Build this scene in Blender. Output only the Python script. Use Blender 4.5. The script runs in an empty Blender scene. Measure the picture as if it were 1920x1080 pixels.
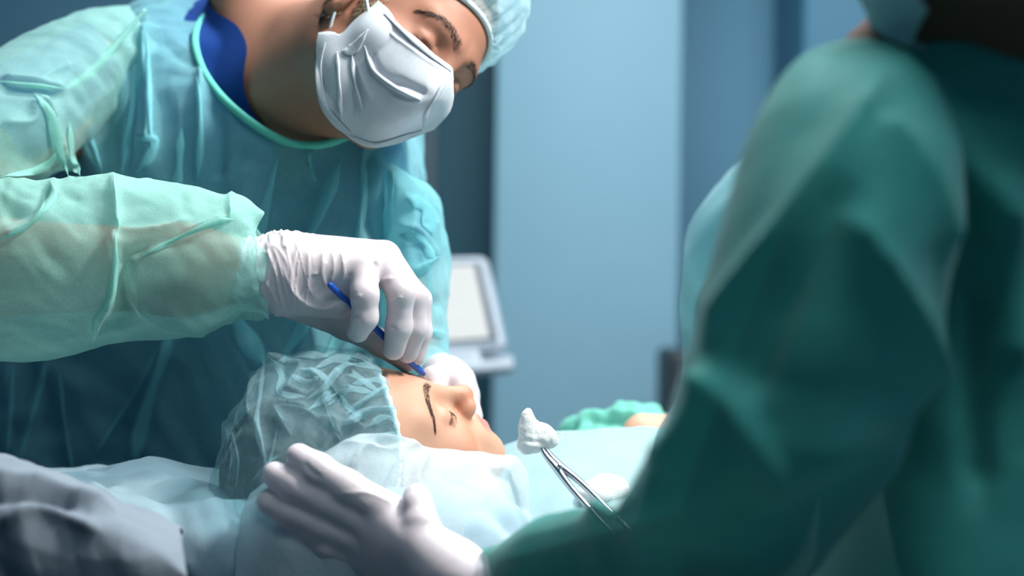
import bpy, math, random
import numpy as np
from mathutils import Vector, Matrix

# ------------------------------------------------------------------ camera, light, exposure
scene = bpy.context.scene
COL = scene.collection
CAM_H = 1.25
FPX = 3500.0                      # focal length in pixels of the 1920 px wide frame
ROLL = math.radians(0.8)
RX, RZ = math.cos(ROLL), math.sin(ROLL)

def P(px, py, d):
    """photograph pixel + distance in metres -> point in the room"""
    u = (px - 960.0) / FPX
    v = (540.0 - py) / FPX
    return np.array([d * (u * RX - v * RZ), d, d * (u * RZ + v * RX) + CAM_H])

def toPix(v):
    """inverse of P for an (n,3) array"""
    d = np.maximum(v[:, 1], 1e-3)
    a = v[:, 0] / d
    b = (v[:, 2] - CAM_H) / d
    u = a * RX + b * RZ
    w = -a * RZ + b * RX
    return np.stack([u * FPX + 960.0, 540.0 - w * FPX], 1)

cam = bpy.data.cameras.new('camera')
cam.sensor_width = 36.0
cam.lens = 36.0 * FPX / 1920.0
cam.clip_start = 0.05
cam.dof.use_dof = True
cam.dof.focus_distance = 1.70
cam.dof.aperture_fstop = 2.8
camo = bpy.data.objects.new('camera', cam)
COL.objects.link(camo)
xa, ya = Vector((RX, 0, RZ)), Vector((-RZ, 0, RX))
za = xa.cross(ya)
camo.matrix_world = Matrix(((xa.x, ya.x, za.x, 0), (xa.y, ya.y, za.y, 0), (xa.z, ya.z, za.z, CAM_H), (0, 0, 0, 1)))
scene.camera = camo

scene.view_settings.view_transform = 'Standard'
scene.view_settings.look = 'None'
scene.view_settings.gamma = 1.0
scene.view_settings.use_curve_mapping = False
scene.view_settings.exposure = 0.15

world = bpy.data.worlds.new('world')
scene.world = world
world.use_nodes = True
world.node_tree.nodes['Background'].inputs[0].default_value = (0.45, 0.62, 0.72, 1)
world.node_tree.nodes['Background'].inputs[1].default_value = 0.05

def add_light(name, kind, loc, target, power, color, **kw):
    l = bpy.data.lights.new(name, kind)
    l.energy = power
    l.color = color
    for k, v in kw.items():
        setattr(l, k, v)
    o = bpy.data.objects.new(name, l)
    COL.objects.link(o)
    o.location = loc
    o.rotation_euler = (Vector(target) - Vector(loc)).to_track_quat('-Z', 'Y').to_euler()
    return o

LAMP_POS = (0.70, 1.40, 2.30)
LAMP_AIM = (-0.12, 1.76, 1.10)
add_light('surgical_lamp_light', 'SPOT', LAMP_POS, LAMP_AIM, 112, (1.0, 0.965, 0.93),
          spot_size=math.radians(58), spot_blend=0.7, shadow_soft_size=0.13)
add_light('ceiling_light_glow', 'AREA', (0.3, 2.35, 2.93), (0.3, 2.35, 0), 58, (0.88, 0.96, 1.0), shape='RECTANGLE', size=1.2, size_y=0.9)  # added fill that brightens the back wall and shoulders
add_light('ceiling_light_glow', 'AREA', (0.7, 0.5, 2.93), (0.7, 0.5, 0), 15, (0.80, 0.93, 1.0), shape='RECTANGLE', size=1.2, size_y=0.6)  # added fill from the front right

# ------------------------------------------------------------------ helpers: materials
def lin(c):
    c = np.asarray(c, float) / 255.0
    return np.where(c <= 0.04045, c / 12.92, ((c + 0.055) / 1.055) ** 2.4)

def rgba(r, g, b):
    x = lin((r, g, b))
    return (float(x[0]), float(x[1]), float(x[2]), 1.0)

class NT:
    def __init__(self, name):
        self.m = bpy.data.materials.new(name)
        self.m.use_nodes = True
        self.t = self.m.node_tree
        for n in list(self.t.nodes):
            self.t.nodes.remove(n)
        self.out = self.t.nodes.new('ShaderNodeOutputMaterial')
    def n(self, kind, **kw):
        nd = self.t.nodes.new(kind)
        for k, v in kw.items():
            if k.startswith('_'):
                setattr(nd, k[1:], v)
            else:
                key = k.replace('__', ' ')
                nd.inputs[int(key[1:]) if key[0] == 'i' and key[1:].isdigit() else key].default_value = v
        return nd
    def l(self, a, b):
        self.t.links.new(a, b)
    def noise(self, scale, detail=3.0, stretch=None, rough=0.55, obj=True):
        tc = self.n('ShaderNodeTexCoord')
        src = tc.outputs['Object']
        if stretch:
            mp = self.n('ShaderNodeMapping')
            mp.inputs['Scale'].default_value = stretch
            self.l(src, mp.inputs['Vector'])
            src = mp.outputs[0]
        nz = self.n('ShaderNodeTexNoise', Scale=scale, Detail=detail, Roughness=rough)
        self.l(src, nz.inputs['Vector'])
        return nz.outputs['Fac']
    def mixcol(self, fac, c1, c2):
        mx = self.n('ShaderNodeMix', _data_type='RGBA')
        for sock, val in ((mx.inputs[0], fac), (mx.inputs[6], c1), (mx.inputs[7], c2)):
            if hasattr(val, 'is_linked'):
                self.l(val, sock)
            else:
                sock.default_value = val
        return mx.outputs[2]
    def bump(self, fac, strength, dist=0.001):
        b = self.n('ShaderNodeBump', Strength=strength, Distance=dist)
        self.l(fac, b.inputs['Height'])
        return b.outputs[0]

MATS = {}
def mat_plain(name, col, rough=0.6, metal=0.0, nscale=60.0, var=0.08, bump=0.05, sss=0.0, spec=0.5):
    if name in MATS: return MATS[name]
    t = NT(name)
    p = t.n('ShaderNodeBsdfPrincipled', Roughness=rough, Metallic=metal)
    p.inputs['Specular IOR Level'].default_value = spec
    f = t.noise(nscale)
    c2 = tuple(list(np.array(col[:3]) * (1 - var * 2)) + [1])
    t.l(t.mixcol(f, col, c2), p.inputs['Base Color'])
    if bump: t.l(t.bump(f, bump), p.inputs['Normal'])
    if sss:
        p.inputs['Subsurface Weight'].default_value = sss
        p.inputs['Subsurface Radius'].default_value = (0.012, 0.006, 0.004)
        p.inputs['Subsurface Scale'].default_value = 0.5
    t.l(p.outputs[0], t.out.inputs[0])
    MATS[name] = t.m
    return t.m

def mat_sheer(name, col, see=0.25, trans=0.35, rough=0.7, nscale=900.0, bump=0.35, col2=None, fibre=(1, 1, 1)):
    """thin nonwoven cloth: fibres that scatter and let through part of the light, gaps that let one see through"""
    if name in MATS: return MATS[name]
    t = NT(name)
    f = t.noise(nscale, 2.0, stretch=fibre)
    f2 = t.noise(nscale * 0.06, 4.0)
    c2 = col2 or tuple(list(np.array(col[:3]) * 0.8) + [1])
    c = t.mixcol(f2, col, c2)
    bp = t.bump(f, bump, 0.0006)
    p = t.n('ShaderNodeBsdfPrincipled', Roughness=rough)
    p.inputs['Specular IOR Level'].default_value = 0.25
    p.inputs['Sheen Weight'].default_value = 0.25
    t.l(c, p.inputs['Base Color']); t.l(bp, p.inputs['Normal'])
    tr = t.n('ShaderNodeBsdfTranslucent'); t.l(c, tr.inputs[0]); t.l(bp, tr.inputs['Normal'])
    m1 = t.n('ShaderNodeMixShader', i0=trans); t.l(p.outputs[0], m1.inputs[1]); t.l(tr.outputs[0], m1.inputs[2])
    tp = t.n('ShaderNodeBsdfTransparent'); tp.inputs[0].default_value = (0.9, 0.97, 0.97, 1)
    # gaps between the fibres vary a little
    mr = t.n('ShaderNodeMapRange'); t.l(f, mr.inputs[0])
    mr.inputs[1].default_value = 0.3; mr.inputs[2].default_value = 0.7
    mr.inputs[3].default_value = max(0, see - 0.10); mr.inputs[4].default_value = see + 0.10
    m2 = t.n('ShaderNodeMixShader'); t.l(mr.outputs[0], m2.inputs[0]); t.l(m1.outputs[0], m2.inputs[1]); t.l(tp.outputs[0], m2.inputs[2])
    t.l(m2.outputs[0], t.out.inputs[0])
    MATS[name] = t.m
    return t.m

def mat_skin(name, rough=0.55, sss=0.06):
    if name in MATS: return MATS[name]
    t = NT(name)
    at = t.n('ShaderNodeAttribute'); at.attribute_name = 'tone'
    p = t.n('ShaderNodeBsdfPrincipled', Roughness=rough)
    p.inputs['Subsurface Weight'].default_value = sss
    p.inputs['Subsurface Radius'].default_value = (0.010, 0.004, 0.002)
    p.inputs['Subsurface Scale'].default_value = 0.6
    p.inputs['Specular IOR Level'].default_value = 0.4
    f = t.noise(700.0, 3.0)
    f2 = t.noise(60.0, 3.0)
    mul = t.n('ShaderNodeMix', _data_type='RGBA', _blend_type='MULTIPLY')
    mul.inputs[0].default_value = 0.35
    t.l(at.outputs['Color'], mul.inputs[6])
    t.l(t.mixcol(f2, (1, 1, 1, 1), (0.80, 0.68, 0.62, 1)), mul.inputs[7])
    t.l(mul.outputs[2], p.inputs['Base Color'])
    t.l(t.bump(f, 0.12, 0.0005), p.inputs['Normal'])
    t.l(p.outputs[0], t.out.inputs[0])
    MATS[name] = t.m
    return t.m

def mat_glow(name, col, strength):
    if name in MATS: return MATS[name]
    t = NT(name)
    e = t.n('ShaderNodeEmission', Color=col, Strength=strength)
    t.l(e.outputs[0], t.out.inputs[0])
    MATS[name] = t.m
    return t.m

# ------------------------------------------------------------------ helpers: objects
def meshdata(name, V, F, smooth=True, tone=None):
    me = bpy.data.meshes.new(name)
    V = np.asarray(V, np.float32)
    if isinstance(F, np.ndarray):
        k = F.shape[1]
        me.vertices.add(len(V)); me.vertices.foreach_set('co', V.ravel())
        me.loops.add(F.size); me.loops.foreach_set('vertex_index', F.astype(np.int32).ravel())
        me.polygons.add(len(F))
        me.polygons.foreach_set('loop_start', np.arange(0, F.size, k, dtype=np.int32))
        me.polygons.foreach_set('loop_total', np.full(len(F), k, np.int32))
        me.update(calc_edges=True)
    else:
        me.from_pydata([tuple(map(float, v)) for v in V], [], [tuple(int(i) for i in f) for f in F])
    me.validate()
    if smooth:
        me.polygons.foreach_set('use_smooth', np.ones(len(me.polygons), bool))
    if tone is not None:
        a = me.color_attributes.new('tone', 'FLOAT_COLOR', 'POINT')
        a.data.foreach_set('color', np.concatenate([tone, np.ones((len(tone), 1))], 1).astype(np.float32).ravel())
    return me

def wloc(o):
    v = Vector((0, 0, 0))
    while o is not None:
        v += o.location
        o = o.parent
    return np.array(v)

def obj(name, V, F, mat, parent=None, smooth=True, tone=None, solid=0.0, label=None, cat=None, kind=None, group=None, bevel=0.0):
    V = np.asarray(V, float)
    if parent is not None:
        V = V - wloc(parent)
        loc = (0, 0, 0)
    else:
        c = np.array([V[:, 0].mean(), V[:, 1].mean(), V[:, 2].min()])
        V = V - c
        loc = c
    o = bpy.data.objects.new(name, meshdata(name, V, F, smooth, tone))
    COL.objects.link(o)
    o.location = loc
    if parent is not None: o.parent = parent
    o.data.materials.append(mat)
    if solid:
        md = o.modifiers.new('thickness', 'SOLIDIFY'); md.thickness = solid; md.offset = 0
    if bevel:
        md = o.modifiers.new('edge', 'BEVEL'); md.width = bevel; md.segments = 2; md.limit_method = 'ANGLE'
    tag(o, label, cat, kind, group)
    return o

def tag(o, label=None, cat=None, kind=None, group=None):
    if label: o['label'] = label
    if cat: o['category'] = cat
    if kind: o['kind'] = kind
    if group: o['group'] = group
    return o

def thing(name, loc, label, cat, group=None):
    o = bpy.data.objects.new(name, None)
    o.empty_display_size = 0.05
    COL.objects.link(o)
    o.location = [float(x) for x in loc]
    return tag(o, label, cat, None, group)

def box(c, s):
    c = np.array(c, float); s = np.array(s, float) / 2
    V = np.array([c + s * np.array(k) for k in ((-1,-1,-1),(1,-1,-1),(1,1,-1),(-1,1,-1),(-1,-1,1),(1,-1,1),(1,1,1),(-1,1,1))])
    F = np.array([(0,3,2,1),(4,5,6,7),(0,1,5,4),(1,2,6,5),(2,3,7,6),(3,0,4,7)])
    return V, F

def join(parts):
    Vs, Fs, n = [], [], 0
    for V, F in parts:
        V = np.asarray(V, float)
        Vs.append(V); Fs += [tuple(int(i) + n for i in f) for f in F]; n += len(V)
    return np.concatenate(Vs), Fs

def crom(pts, n, closed=False):
    """Catmull-Rom through pts along axis 0 -> n samples"""
    pts = np.asarray(pts, float)
    m = len(pts)
    if closed:
        t = np.linspace(0, m, n, endpoint=False)
        i = np.floor(t).astype(int); f = t - i
        g = lambda k: pts[(i + k) % m]
    else:
        ext = np.concatenate([[2 * pts[0] - pts[1]], pts, [2 * pts[-1] - pts[-2]]])
        t = np.linspace(0, m - 1, n)
        i = np.minimum(np.floor(t).astype(int), m - 2); f = t - i
        g = lambda k: ext[i + k + 1]
    f = f.reshape((-1,) + (1,) * (pts.ndim - 1))
    p0, p1, p2, p3 = g(-1), g(0), g(1), g(2)
    return 0.5 * (2 * p1 + (p2 - p0) * f + (2 * p0 - 5 * p1 + 4 * p2 - p3) * f ** 2 + (3 * p1 - p0 - 3 * p2 + p3) * f ** 3)

def gridfaces(R, C, closed):
    r = np.arange(R - 1)[:, None]; c = np.arange(C if closed else C - 1)[None, :]
    c2 = (c + 1) % C
    a = r * C + c; b = r * C + c2; d = (r + 1) * C + c2; e = (r + 1) * C + c
    return np.stack([a, b, d, e], -1).reshape(-1, 4)

def loft(rings, nr, nc, closed=True):
    """rings (R,C,3) control points -> dense grid (nr,nc,3)"""
    g = np.asarray(rings, float)
    g = crom(g, nr, False)
    g = np.swapaxes(crom(np.swapaxes(g, 0, 1), nc, closed), 0, 1)
    return g

def gnormals(g, closed):
    du = np.gradient(g, axis=0)
    if closed:
        dv = (np.roll(g, -1, 1) - np.roll(g, 1, 1)) / 2
    else:
        dv = np.gradient(g, axis=1)
    n = np.cross(dv, du)
    return n / np.maximum(np.linalg.norm(n, axis=-1, keepdims=True), 1e-9)

def tube(path, rad, n=10, samples=None, caps=True):
    path = np.asarray(path, float)
    rad = np.broadcast_to(np.asarray(rad, float), (len(path),))
    if samples:
        rad = crom(rad[:, None], samples)[:, 0]
        path = crom(path, samples)
    T = np.gradient(path, axis=0)
    T /= np.maximum(np.linalg.norm(T, axis=1, keepdims=True), 1e-9)
    up = np.array([0, 0, 1.0]) if abs(T[0][2]) < 0.9 else np.array([1.0, 0, 0])
    N = np.cross(T[0], up); N /= np.linalg.norm(N)
    V = []
    a = np.linspace(0, 2 * np.pi, n, endpoint=False)
    for i in range(len(path)):
        N = N - T[i] * np.dot(N, T[i]); N /= np.linalg.norm(N)
        B = np.cross(T[i], N)
        V.append(path[i] + rad[i] * (np.cos(a)[:, None] * N + np.sin(a)[:, None] * B))
    V = np.concatenate(V)
    F = [tuple(f) for f in gridfaces(len(path), n, True)]
    if caps:
        F.append(tuple(range(n))[::-1]); F.append(tuple(range(len(V) - n, len(V))))
    return V, F

# ------------------------------------------------------------------ helpers: noise in numpy
def _hash(i, j, k, s):
    h = (i.astype(np.int64) * 374761393 + j.astype(np.int64) * 668265263 + k.astype(np.int64) * 2147483647 + s * 974634777)
    h = (h ^ (h >> 13)) * 1274126177
    h = h ^ (h >> 16)
    return (h & 0xffff).astype(np.float64) / 65535.0

def vnoise(p, freq, seed=0):
    q = np.asarray(p, float) * freq
    i = np.floor(q).astype(np.int64); f = q - i
    f = f * f * f * (f * (f * 6 - 15) + 10)
    r = 0
    for a in (0, 1):
        for b in (0, 1):
            for c in (0, 1):
                w = (f[..., 0] if a else 1 - f[..., 0]) * (f[..., 1] if b else 1 - f[..., 1]) * (f[..., 2] if c else 1 - f[..., 2])
                r = r + w * _hash(i[..., 0] + a, i[..., 1] + b, i[..., 2] + c, seed)
    return r * 2 - 1

def crumple(p, freq, seed=0, n=7):
    """creased sheet: straight sharp folds in many directions that fade in and out"""
    rng = np.random.default_rng(seed)
    w = np.stack([vnoise(p, freq * 0.7, seed + 11 + k) for k in range(3)], -1) * (0.35 / freq)
    q = p + w
    out = 0
    for k in range(n):
        d = rng.normal(size=3); d /= np.linalg.norm(d)
        fr = freq * rng.uniform(0.6, 1.8)
        x = (q @ d) * fr + rng.uniform(0, 1)
        tri = np.abs((x % 1.0) - 0.5) * 2
        m = np.clip(vnoise(p, freq * 0.6, seed + 50 + k) * 1.4 + 0.35, 0, 1)
        out = out + (tri - 0.5) * m / (fr / freq)
    return out / n * 2

def seg_dist(xy, line):
    """distance to a polyline, position along it 0..1 and the signed side"""
    line = np.asarray(line, float)
    best = np.full(len(xy), 1e9); tt = np.zeros(len(xy)); sd = np.zeros(len(xy))
    L = np.linalg.norm(np.diff(line, axis=0), axis=1); acc = np.concatenate([[0], np.cumsum(L)]); tot = acc[-1]
    for i in range(len(line) - 1):
        a, b = line[i], line[i + 1]; ab = b - a
        t = np.clip(((xy - a) @ ab) / (ab @ ab), 0, 1)
        dv = xy - (a + t[:, None] * ab)
        d = np.linalg.norm(dv, axis=1)
        m = d < best
        best[m] = d[m]; tt[m] = (acc[i] + t[m] * L[i]) / tot
        sd[m] = np.sign(ab[0] * dv[m, 1] - ab[1] * dv[m, 0])
    return best, tt, sd

def folds(V, lines):
    """height of the folds at the points V; each fold: (polyline px, height mm, half width px, 'sharp' | 'soft' | 'step')"""
    xy = toPix(V)
    h = np.zeros(len(V))
    for line, amp, wid, kind in lines:
        line = crom(np.array(line, float), max(8, 6 * len(line))) if len(line) > 2 else np.array(line, float)
        d, t, s = seg_dist(xy, line)
        env = np.clip(np.minimum(t, 1 - t) * 6 + 0.25, 0, 1)
        if kind == 'sharp': f = np.exp(-d / wid)
        elif kind == 'soft': f = np.exp(-(d / wid) ** 2)
        else:               # one side lies over the other
            f = np.where(s > 0, np.exp(-d / wid), 0.0)
        h += amp * 0.001 * env * f
    return h

# ------------------------------------------------------------------ helpers: implicit bodies
def sd_cap(p, a, b, ra, rb):
    a = np.asarray(a, np.float32); b = np.asarray(b, np.float32)
    ab = b - a
    t = np.clip(((p - a) @ ab) / max(float(ab @ ab), 1e-12), 0, 1)
    return np.linalg.norm(p - a - t[:, None] * ab, axis=1) - (ra + (rb - ra) * t)

def sd_ell(p, c, r, R=None):
    q = p - np.asarray(c, np.float32)
    if R is not None: q = q @ np.asarray(R, np.float32)
    r = np.asarray(r, np.float32)
    k0 = np.linalg.norm(q / r, axis=1); k1 = np.linalg.norm(q / (r * r), axis=1)
    return k0 * (k0 - 1) / np.maximum(k1, 1e-9)

def smin(a, b, k):
    h = np.maximum(k - np.abs(a - b), 0) / k
    return np.minimum(a, b) - h * h * k * 0.25

def smax(a, b, k):
    return -smin(-a, -b, k)

def surf(f, lo, hi, h):
    """naive surface nets of the implicit function f"""
    lo = np.asarray(lo, float); hi = np.asarray(hi, float)
    nb = np.ceil((hi - lo) / (4 * h)).astype(int) + 1
    n = nb * 4 + 1
    cx = [lo[a] + h * (np.arange(nb[a]) * 4 + 2) for a in range(3)]
    C = np.stack(np.meshgrid(*cx, indexing='ij'), -1).reshape(-1, 3).astype(np.float32)
    dc = np.concatenate([f(c) for c in np.array_split(C, max(1, len(C) // 200000))]).reshape(nb)
    act = np.abs(dc) < 2 * h * 1.75 * 2.2
    val = np.repeat(np.repeat(np.repeat(dc, 4, 0), 4, 1), 4, 2)
    val = np.pad(val, ((0, 1), (0, 1), (0, 1)), mode='edge').astype(np.float32)
    fa = np.repeat(np.repeat(np.repeat(act, 4, 0), 4, 1), 4, 2)
    fa = np.pad(fa, ((0, 1), (0, 1), (0, 1)), mode='edge')
    m = fa.copy()
    for ax in range(3):
        sl = [slice(None)] * 3; sr = [slice(None)] * 3
        sl[ax] = slice(1, None); sr[ax] = slice(None, -1)
        m2 = m.copy(); m2[tuple(sl)] |= m[tuple(sr)]; m = m2
    idx = np.argwhere(m)
    pts = (lo + idx * h).astype(np.float32)
    vals = np.concatenate([f(c) for c in np.array_split(pts, max(1, len(pts) // 150000))])
    val[idx[:, 0], idx[:, 1], idx[:, 2]] = vals
    inside = val < 0
    s8 = sum(inside[a:n[0]-1+a, b:n[1]-1+b, c:n[2]-1+c].astype(np.int8) for a in (0, 1) for b in (0, 1) for c in (0, 1))
    cells = np.argwhere((s8 > 0) & (s8 < 8))
    vid = np.full(tuple(n - 1), -1, np.int32)
    vid[cells[:, 0], cells[:, 1], cells[:, 2]] = np.arange(len(cells))
    acc = np.zeros((len(cells), 3)); cnt = np.zeros(len(cells))
    corners = [(a, b, c) for a in (0, 1) for b in (0, 1) for c in (0, 1)]
    cv = {k: val[cells[:, 0] + k[0], cells[:, 1] + k[1], cells[:, 2] + k[2]] for k in corners}
    for k in corners:
        for ax in range(3):
            if k[ax]: continue
            k2 = list(k); k2[ax] = 1; k2 = tuple(k2)
            v0, v1 = cv[k], cv[k2]
            mm = (v0 < 0) != (v1 < 0)
            t = np.where(mm, v0 / np.where(np.abs(v0 - v1) < 1e-12, 1, v0 - v1), 0)
            pt = np.tile(np.array(k, float), (len(cells), 1)); pt[:, ax] += t
            acc[mm] += pt[mm]; cnt[mm] += 1
    V = lo + (cells + acc / np.maximum(cnt, 1)[:, None]) * h
    Q = []
    for ax in range(3):
        sa = [slice(None)] * 3; sb = [slice(None)] * 3
        sa[ax] = slice(0, -1); sb[ax] = slice(1, None)
        A = inside[tuple(sa)]; B = inside[tuple(sb)]
        e = np.argwhere(A != B)
        o1, o2 = [(1, 2), (2, 0), (0, 1)][ax]
        ok = (e[:, o1] > 0) & (e[:, o2] > 0) & (e[:, o1] < n[o1] - 1) & (e[:, o2] < n[o2] - 1)
        e = e[ok]
        q = []
        for (u, w) in ((1, 1), (0, 1), (0, 0), (1, 0)):
            c = e.copy(); c[:, o1] -= u; c[:, o2] -= w
            q.append(vid[c[:, 0], c[:, 1], c[:, 2]])
        q = np.stack(q, 1)
        fl = ~A[e[:, 0], e[:, 1], e[:, 2]]
        q[fl] = q[fl][:, ::-1]
        Q.append(q)
    Q = np.concatenate(Q)
    Q = Q[(Q >= 0).all(1)]
    return V, Q

def vnormals(V, F):
    n = np.zeros_like(V)
    fn = np.cross(V[F[:, 2]] - V[F[:, 0]], V[F[:, 3]] - V[F[:, 1]])
    for k in range(4): np.add.at(n, F[:, k], fn)
    return n / np.maximum(np.linalg.norm(n, axis=1, keepdims=True), 1e-12)

def smooth(V, F, it=2, lam=0.5):
    for _ in range(it):
        s = np.zeros_like(V); c = np.zeros(len(V))
        for a, b in ((0, 1), (1, 2), (2, 3), (3, 0)):
            np.add.at(s, F[:, a], V[F[:, b]]); np.add.at(c, F[:, a], 1)
            np.add.at(s, F[:, b], V[F[:, a]]); np.add.at(c, F[:, b], 1)
        V = V + lam * (s / np.maximum(c, 1)[:, None] - V)
    return V

# ------------------------------------------------------------------ the room
def wallmat(name, r, g, b):
    return mat_plain(name, rgba(r, g, b), rough=0.55, nscale=8.0, var=0.03, bump=0.02)

M_floor = mat_plain('grey_vinyl', rgba(120, 135, 145), rough=0.4, nscale=20, var=0.05)
M_ceil = mat_plain('white_ceiling', rgba(215, 222, 225), rough=0.8, nscale=30, var=0.03)
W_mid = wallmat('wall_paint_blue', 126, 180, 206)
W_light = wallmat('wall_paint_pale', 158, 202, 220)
W_dark = wallmat('wall_paint_teal', 78, 128, 145)
W_shade = wallmat('wall_paint_deep', 84, 142, 170)  # darker blue puts the shade of the right end into the colour
W_trim = mat_plain('grey_trim', rgba(120, 140, 150), rough=0.5)

def struct(name, c, s, m, bevel=0.0):
    V, F = box(c, s)
    return obj(name, V, F, m, smooth=False, kind='structure', bevel=bevel)

X0, X1, Y0, Y1, H = -2.4, 2.4, -1.2, 4.7, 2.96
struct('floor', ((X0 + X1) / 2, (Y0 + Y1) / 2, -0.05), (X1 - X0 + 0.4, Y1 - Y0 + 0.4, 0.1), M_floor)
struct('ceiling', ((X0 + X1) / 2, (Y0 + Y1) / 2, H + 0.05), (X1 - X0 + 0.4, Y1 - Y0 + 0.4, 0.1), M_ceil)
struct('wall_left', (X0 - 0.05, (Y0 + Y1) / 2, H / 2), (0.1, Y1 - Y0, H), W_mid)
struct('wall_right', (X1 + 0.05, (Y0 + Y1) / 2, H / 2), (0.1, Y1 - Y0, H), W_mid)
struct('wall_back', ((X0 + X1) / 2, Y1 + 0.05, H / 2), (X1 - X0 + 0.2, 0.1, H), W_mid)
struct('wall_front', ((X0 + X1) / 2, Y0 - 0.05, H / 2), (X1 - X0 + 0.2, 0.1, H), W_mid)
def xat(px, d): return (px - 960) / FPX * d
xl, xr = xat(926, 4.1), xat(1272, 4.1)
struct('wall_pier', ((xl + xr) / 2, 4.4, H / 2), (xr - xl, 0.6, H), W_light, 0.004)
xl, xr = xat(815, 4.62), xat(925, 4.62)
dl = struct('door_1', ((xl + xr + 0.04) / 2, 4.66, 1.1), (xr - xl + 0.04, 0.06, 2.2), W_dark, 0.003)
xt = xat(802, 4.6)
struct('trim_1', (xt, 4.655, 1.12), (0.03, 0.09, 2.24), W_trim, 0.003)
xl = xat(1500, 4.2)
struct('wall_niche', ((xl + 2.4) / 2, 4.45, H / 2), (2.4 - xl, 0.5, H), W_shade, 0.01)  # block added to carry the shaded wall tone

# unseen fill panels added on the ceiling (their light comes from the two area lights at the top)
M_frame = mat_plain('white_metal', rgba(225, 228, 230), rough=0.4, nscale=80)
M_panel = mat_glow('light_panel', (0.8, 0.93, 1.0, 1), 3.0)
for i, (cx, cy, sx, sy) in enumerate(((0.3, 2.35, 1.2, 0.9), (0.7, 0.5, 1.2, 0.6))):
    t = thing('ceiling_light', (cx, cy, 2.94), ['square ceiling light panel above the monitor end of the room', 'long ceiling light panel above the near side of the table'][i], 'light', 'ceiling light panels')
    V, F = join([box((cx, cy + s * (sy / 2 + 0.02), 2.945), (sx + 0.08, 0.04, 0.03)) for s in (-1, 1)] + [box((cx + s * (sx / 2 + 0.02), cy, 2.945), (0.04, sy, 0.03)) for s in (-1, 1)])
    obj('frame', V, F, M_frame, t, smooth=False)
    V, F = box((cx, cy, 2.952), (sx, sy, 0.006))
    obj('diffuser', V, F, M_panel, t, smooth=False)

# the surgical lamp over the table
lp = np.array(LAMP_POS); la = np.array(LAMP_AIM); ax = la - lp; ax /= np.linalg.norm(ax)
e1 = np.cross(ax, (0, 1, 0)); e1 /= np.linalg.norm(e1); e2 = np.cross(ax, e1)
def revolve(c, axis, prof, n=36):
    axis = np.asarray(axis, float); axis = axis / np.linalg.norm(axis)
    a1 = np.cross(axis, (0, 0, 1) if abs(axis[2]) < 0.9 else (0, 1, 0)); a1 /= np.linalg.norm(a1); a2 = np.cross(axis, a1)
    a = np.linspace(0, 2 * np.pi, n, endpoint=False)
    V = np.concatenate([np.asarray(c) + h * axis + r * (np.cos(a)[:, None] * a1 + np.sin(a)[:, None] * a2) for r, h in prof])
    F = [tuple(f) for f in gridfaces(len(prof), n, True)]
    F.append(tuple(range(n))[::-1]); F.append(tuple(range(len(V) - n, len(V))))
    return V, F
lt = thing('surgical_lamp', lp, 'round white surgical lamp hanging over the operating table', 'lamp')
V, F = revolve(lp, ax, [(0.03, -0.16), (0.16, -0.13), (0.29, -0.05), (0.30, -0.02), (0.27, -0.02), (0.16, -0.05), (0.14, -0.055)])
obj('lamp_head', V, F, M_frame, lt)
for k in range(8):
    a = k * math.pi / 4
    c = lp + 0.215 * (math.cos(a) * e1 + math.sin(a) * e2) - ax * 0.032
    V, F = revolve(c, ax, [(0.03, 0.0), (0.035, 0.006), (0.03, 0.012)], 16)
    obj('lamp_lens', V, F, mat_glow('lamp_lens', (1, 0.97, 0.93, 1), 6.0), lt)
V, F = tube([lp - ax * 0.15, lp - ax * 0.22 + np.array([0.05, 0, 0.05]), (lp[0] + 0.35, lp[1], 2.66), (lp[0] + 0.5, lp[1], 2.70), (lp[0] + 0.5, lp[1], 2.96)], 0.022, 12)
obj('lamp_arm', V, F, M_frame, lt)

# ------------------------------------------------------------------ heads
class Frame:
    def __init__(self, right, fwd, up, nasion, s):
        f = np.array(fwd, float); f /= np.linalg.norm(f)
        u = np.array(up, float); u -= f * (u @ f); u /= np.linalg.norm(u)
        r = np.cross(f, u)
        self.R = np.stack([r, f, u], 1); self.s = s
        self.O = np.array(nasion) - self.R @ np.array([0, 0.098, 0.008]) * s
    def w(self, q):
        return self.O + (np.asarray(q, float) * self.s) @ self.R.T
    def q(self, p):
        return (p - self.O.astype(p.dtype)) @ self.R.astype(p.dtype) / self.s

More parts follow.
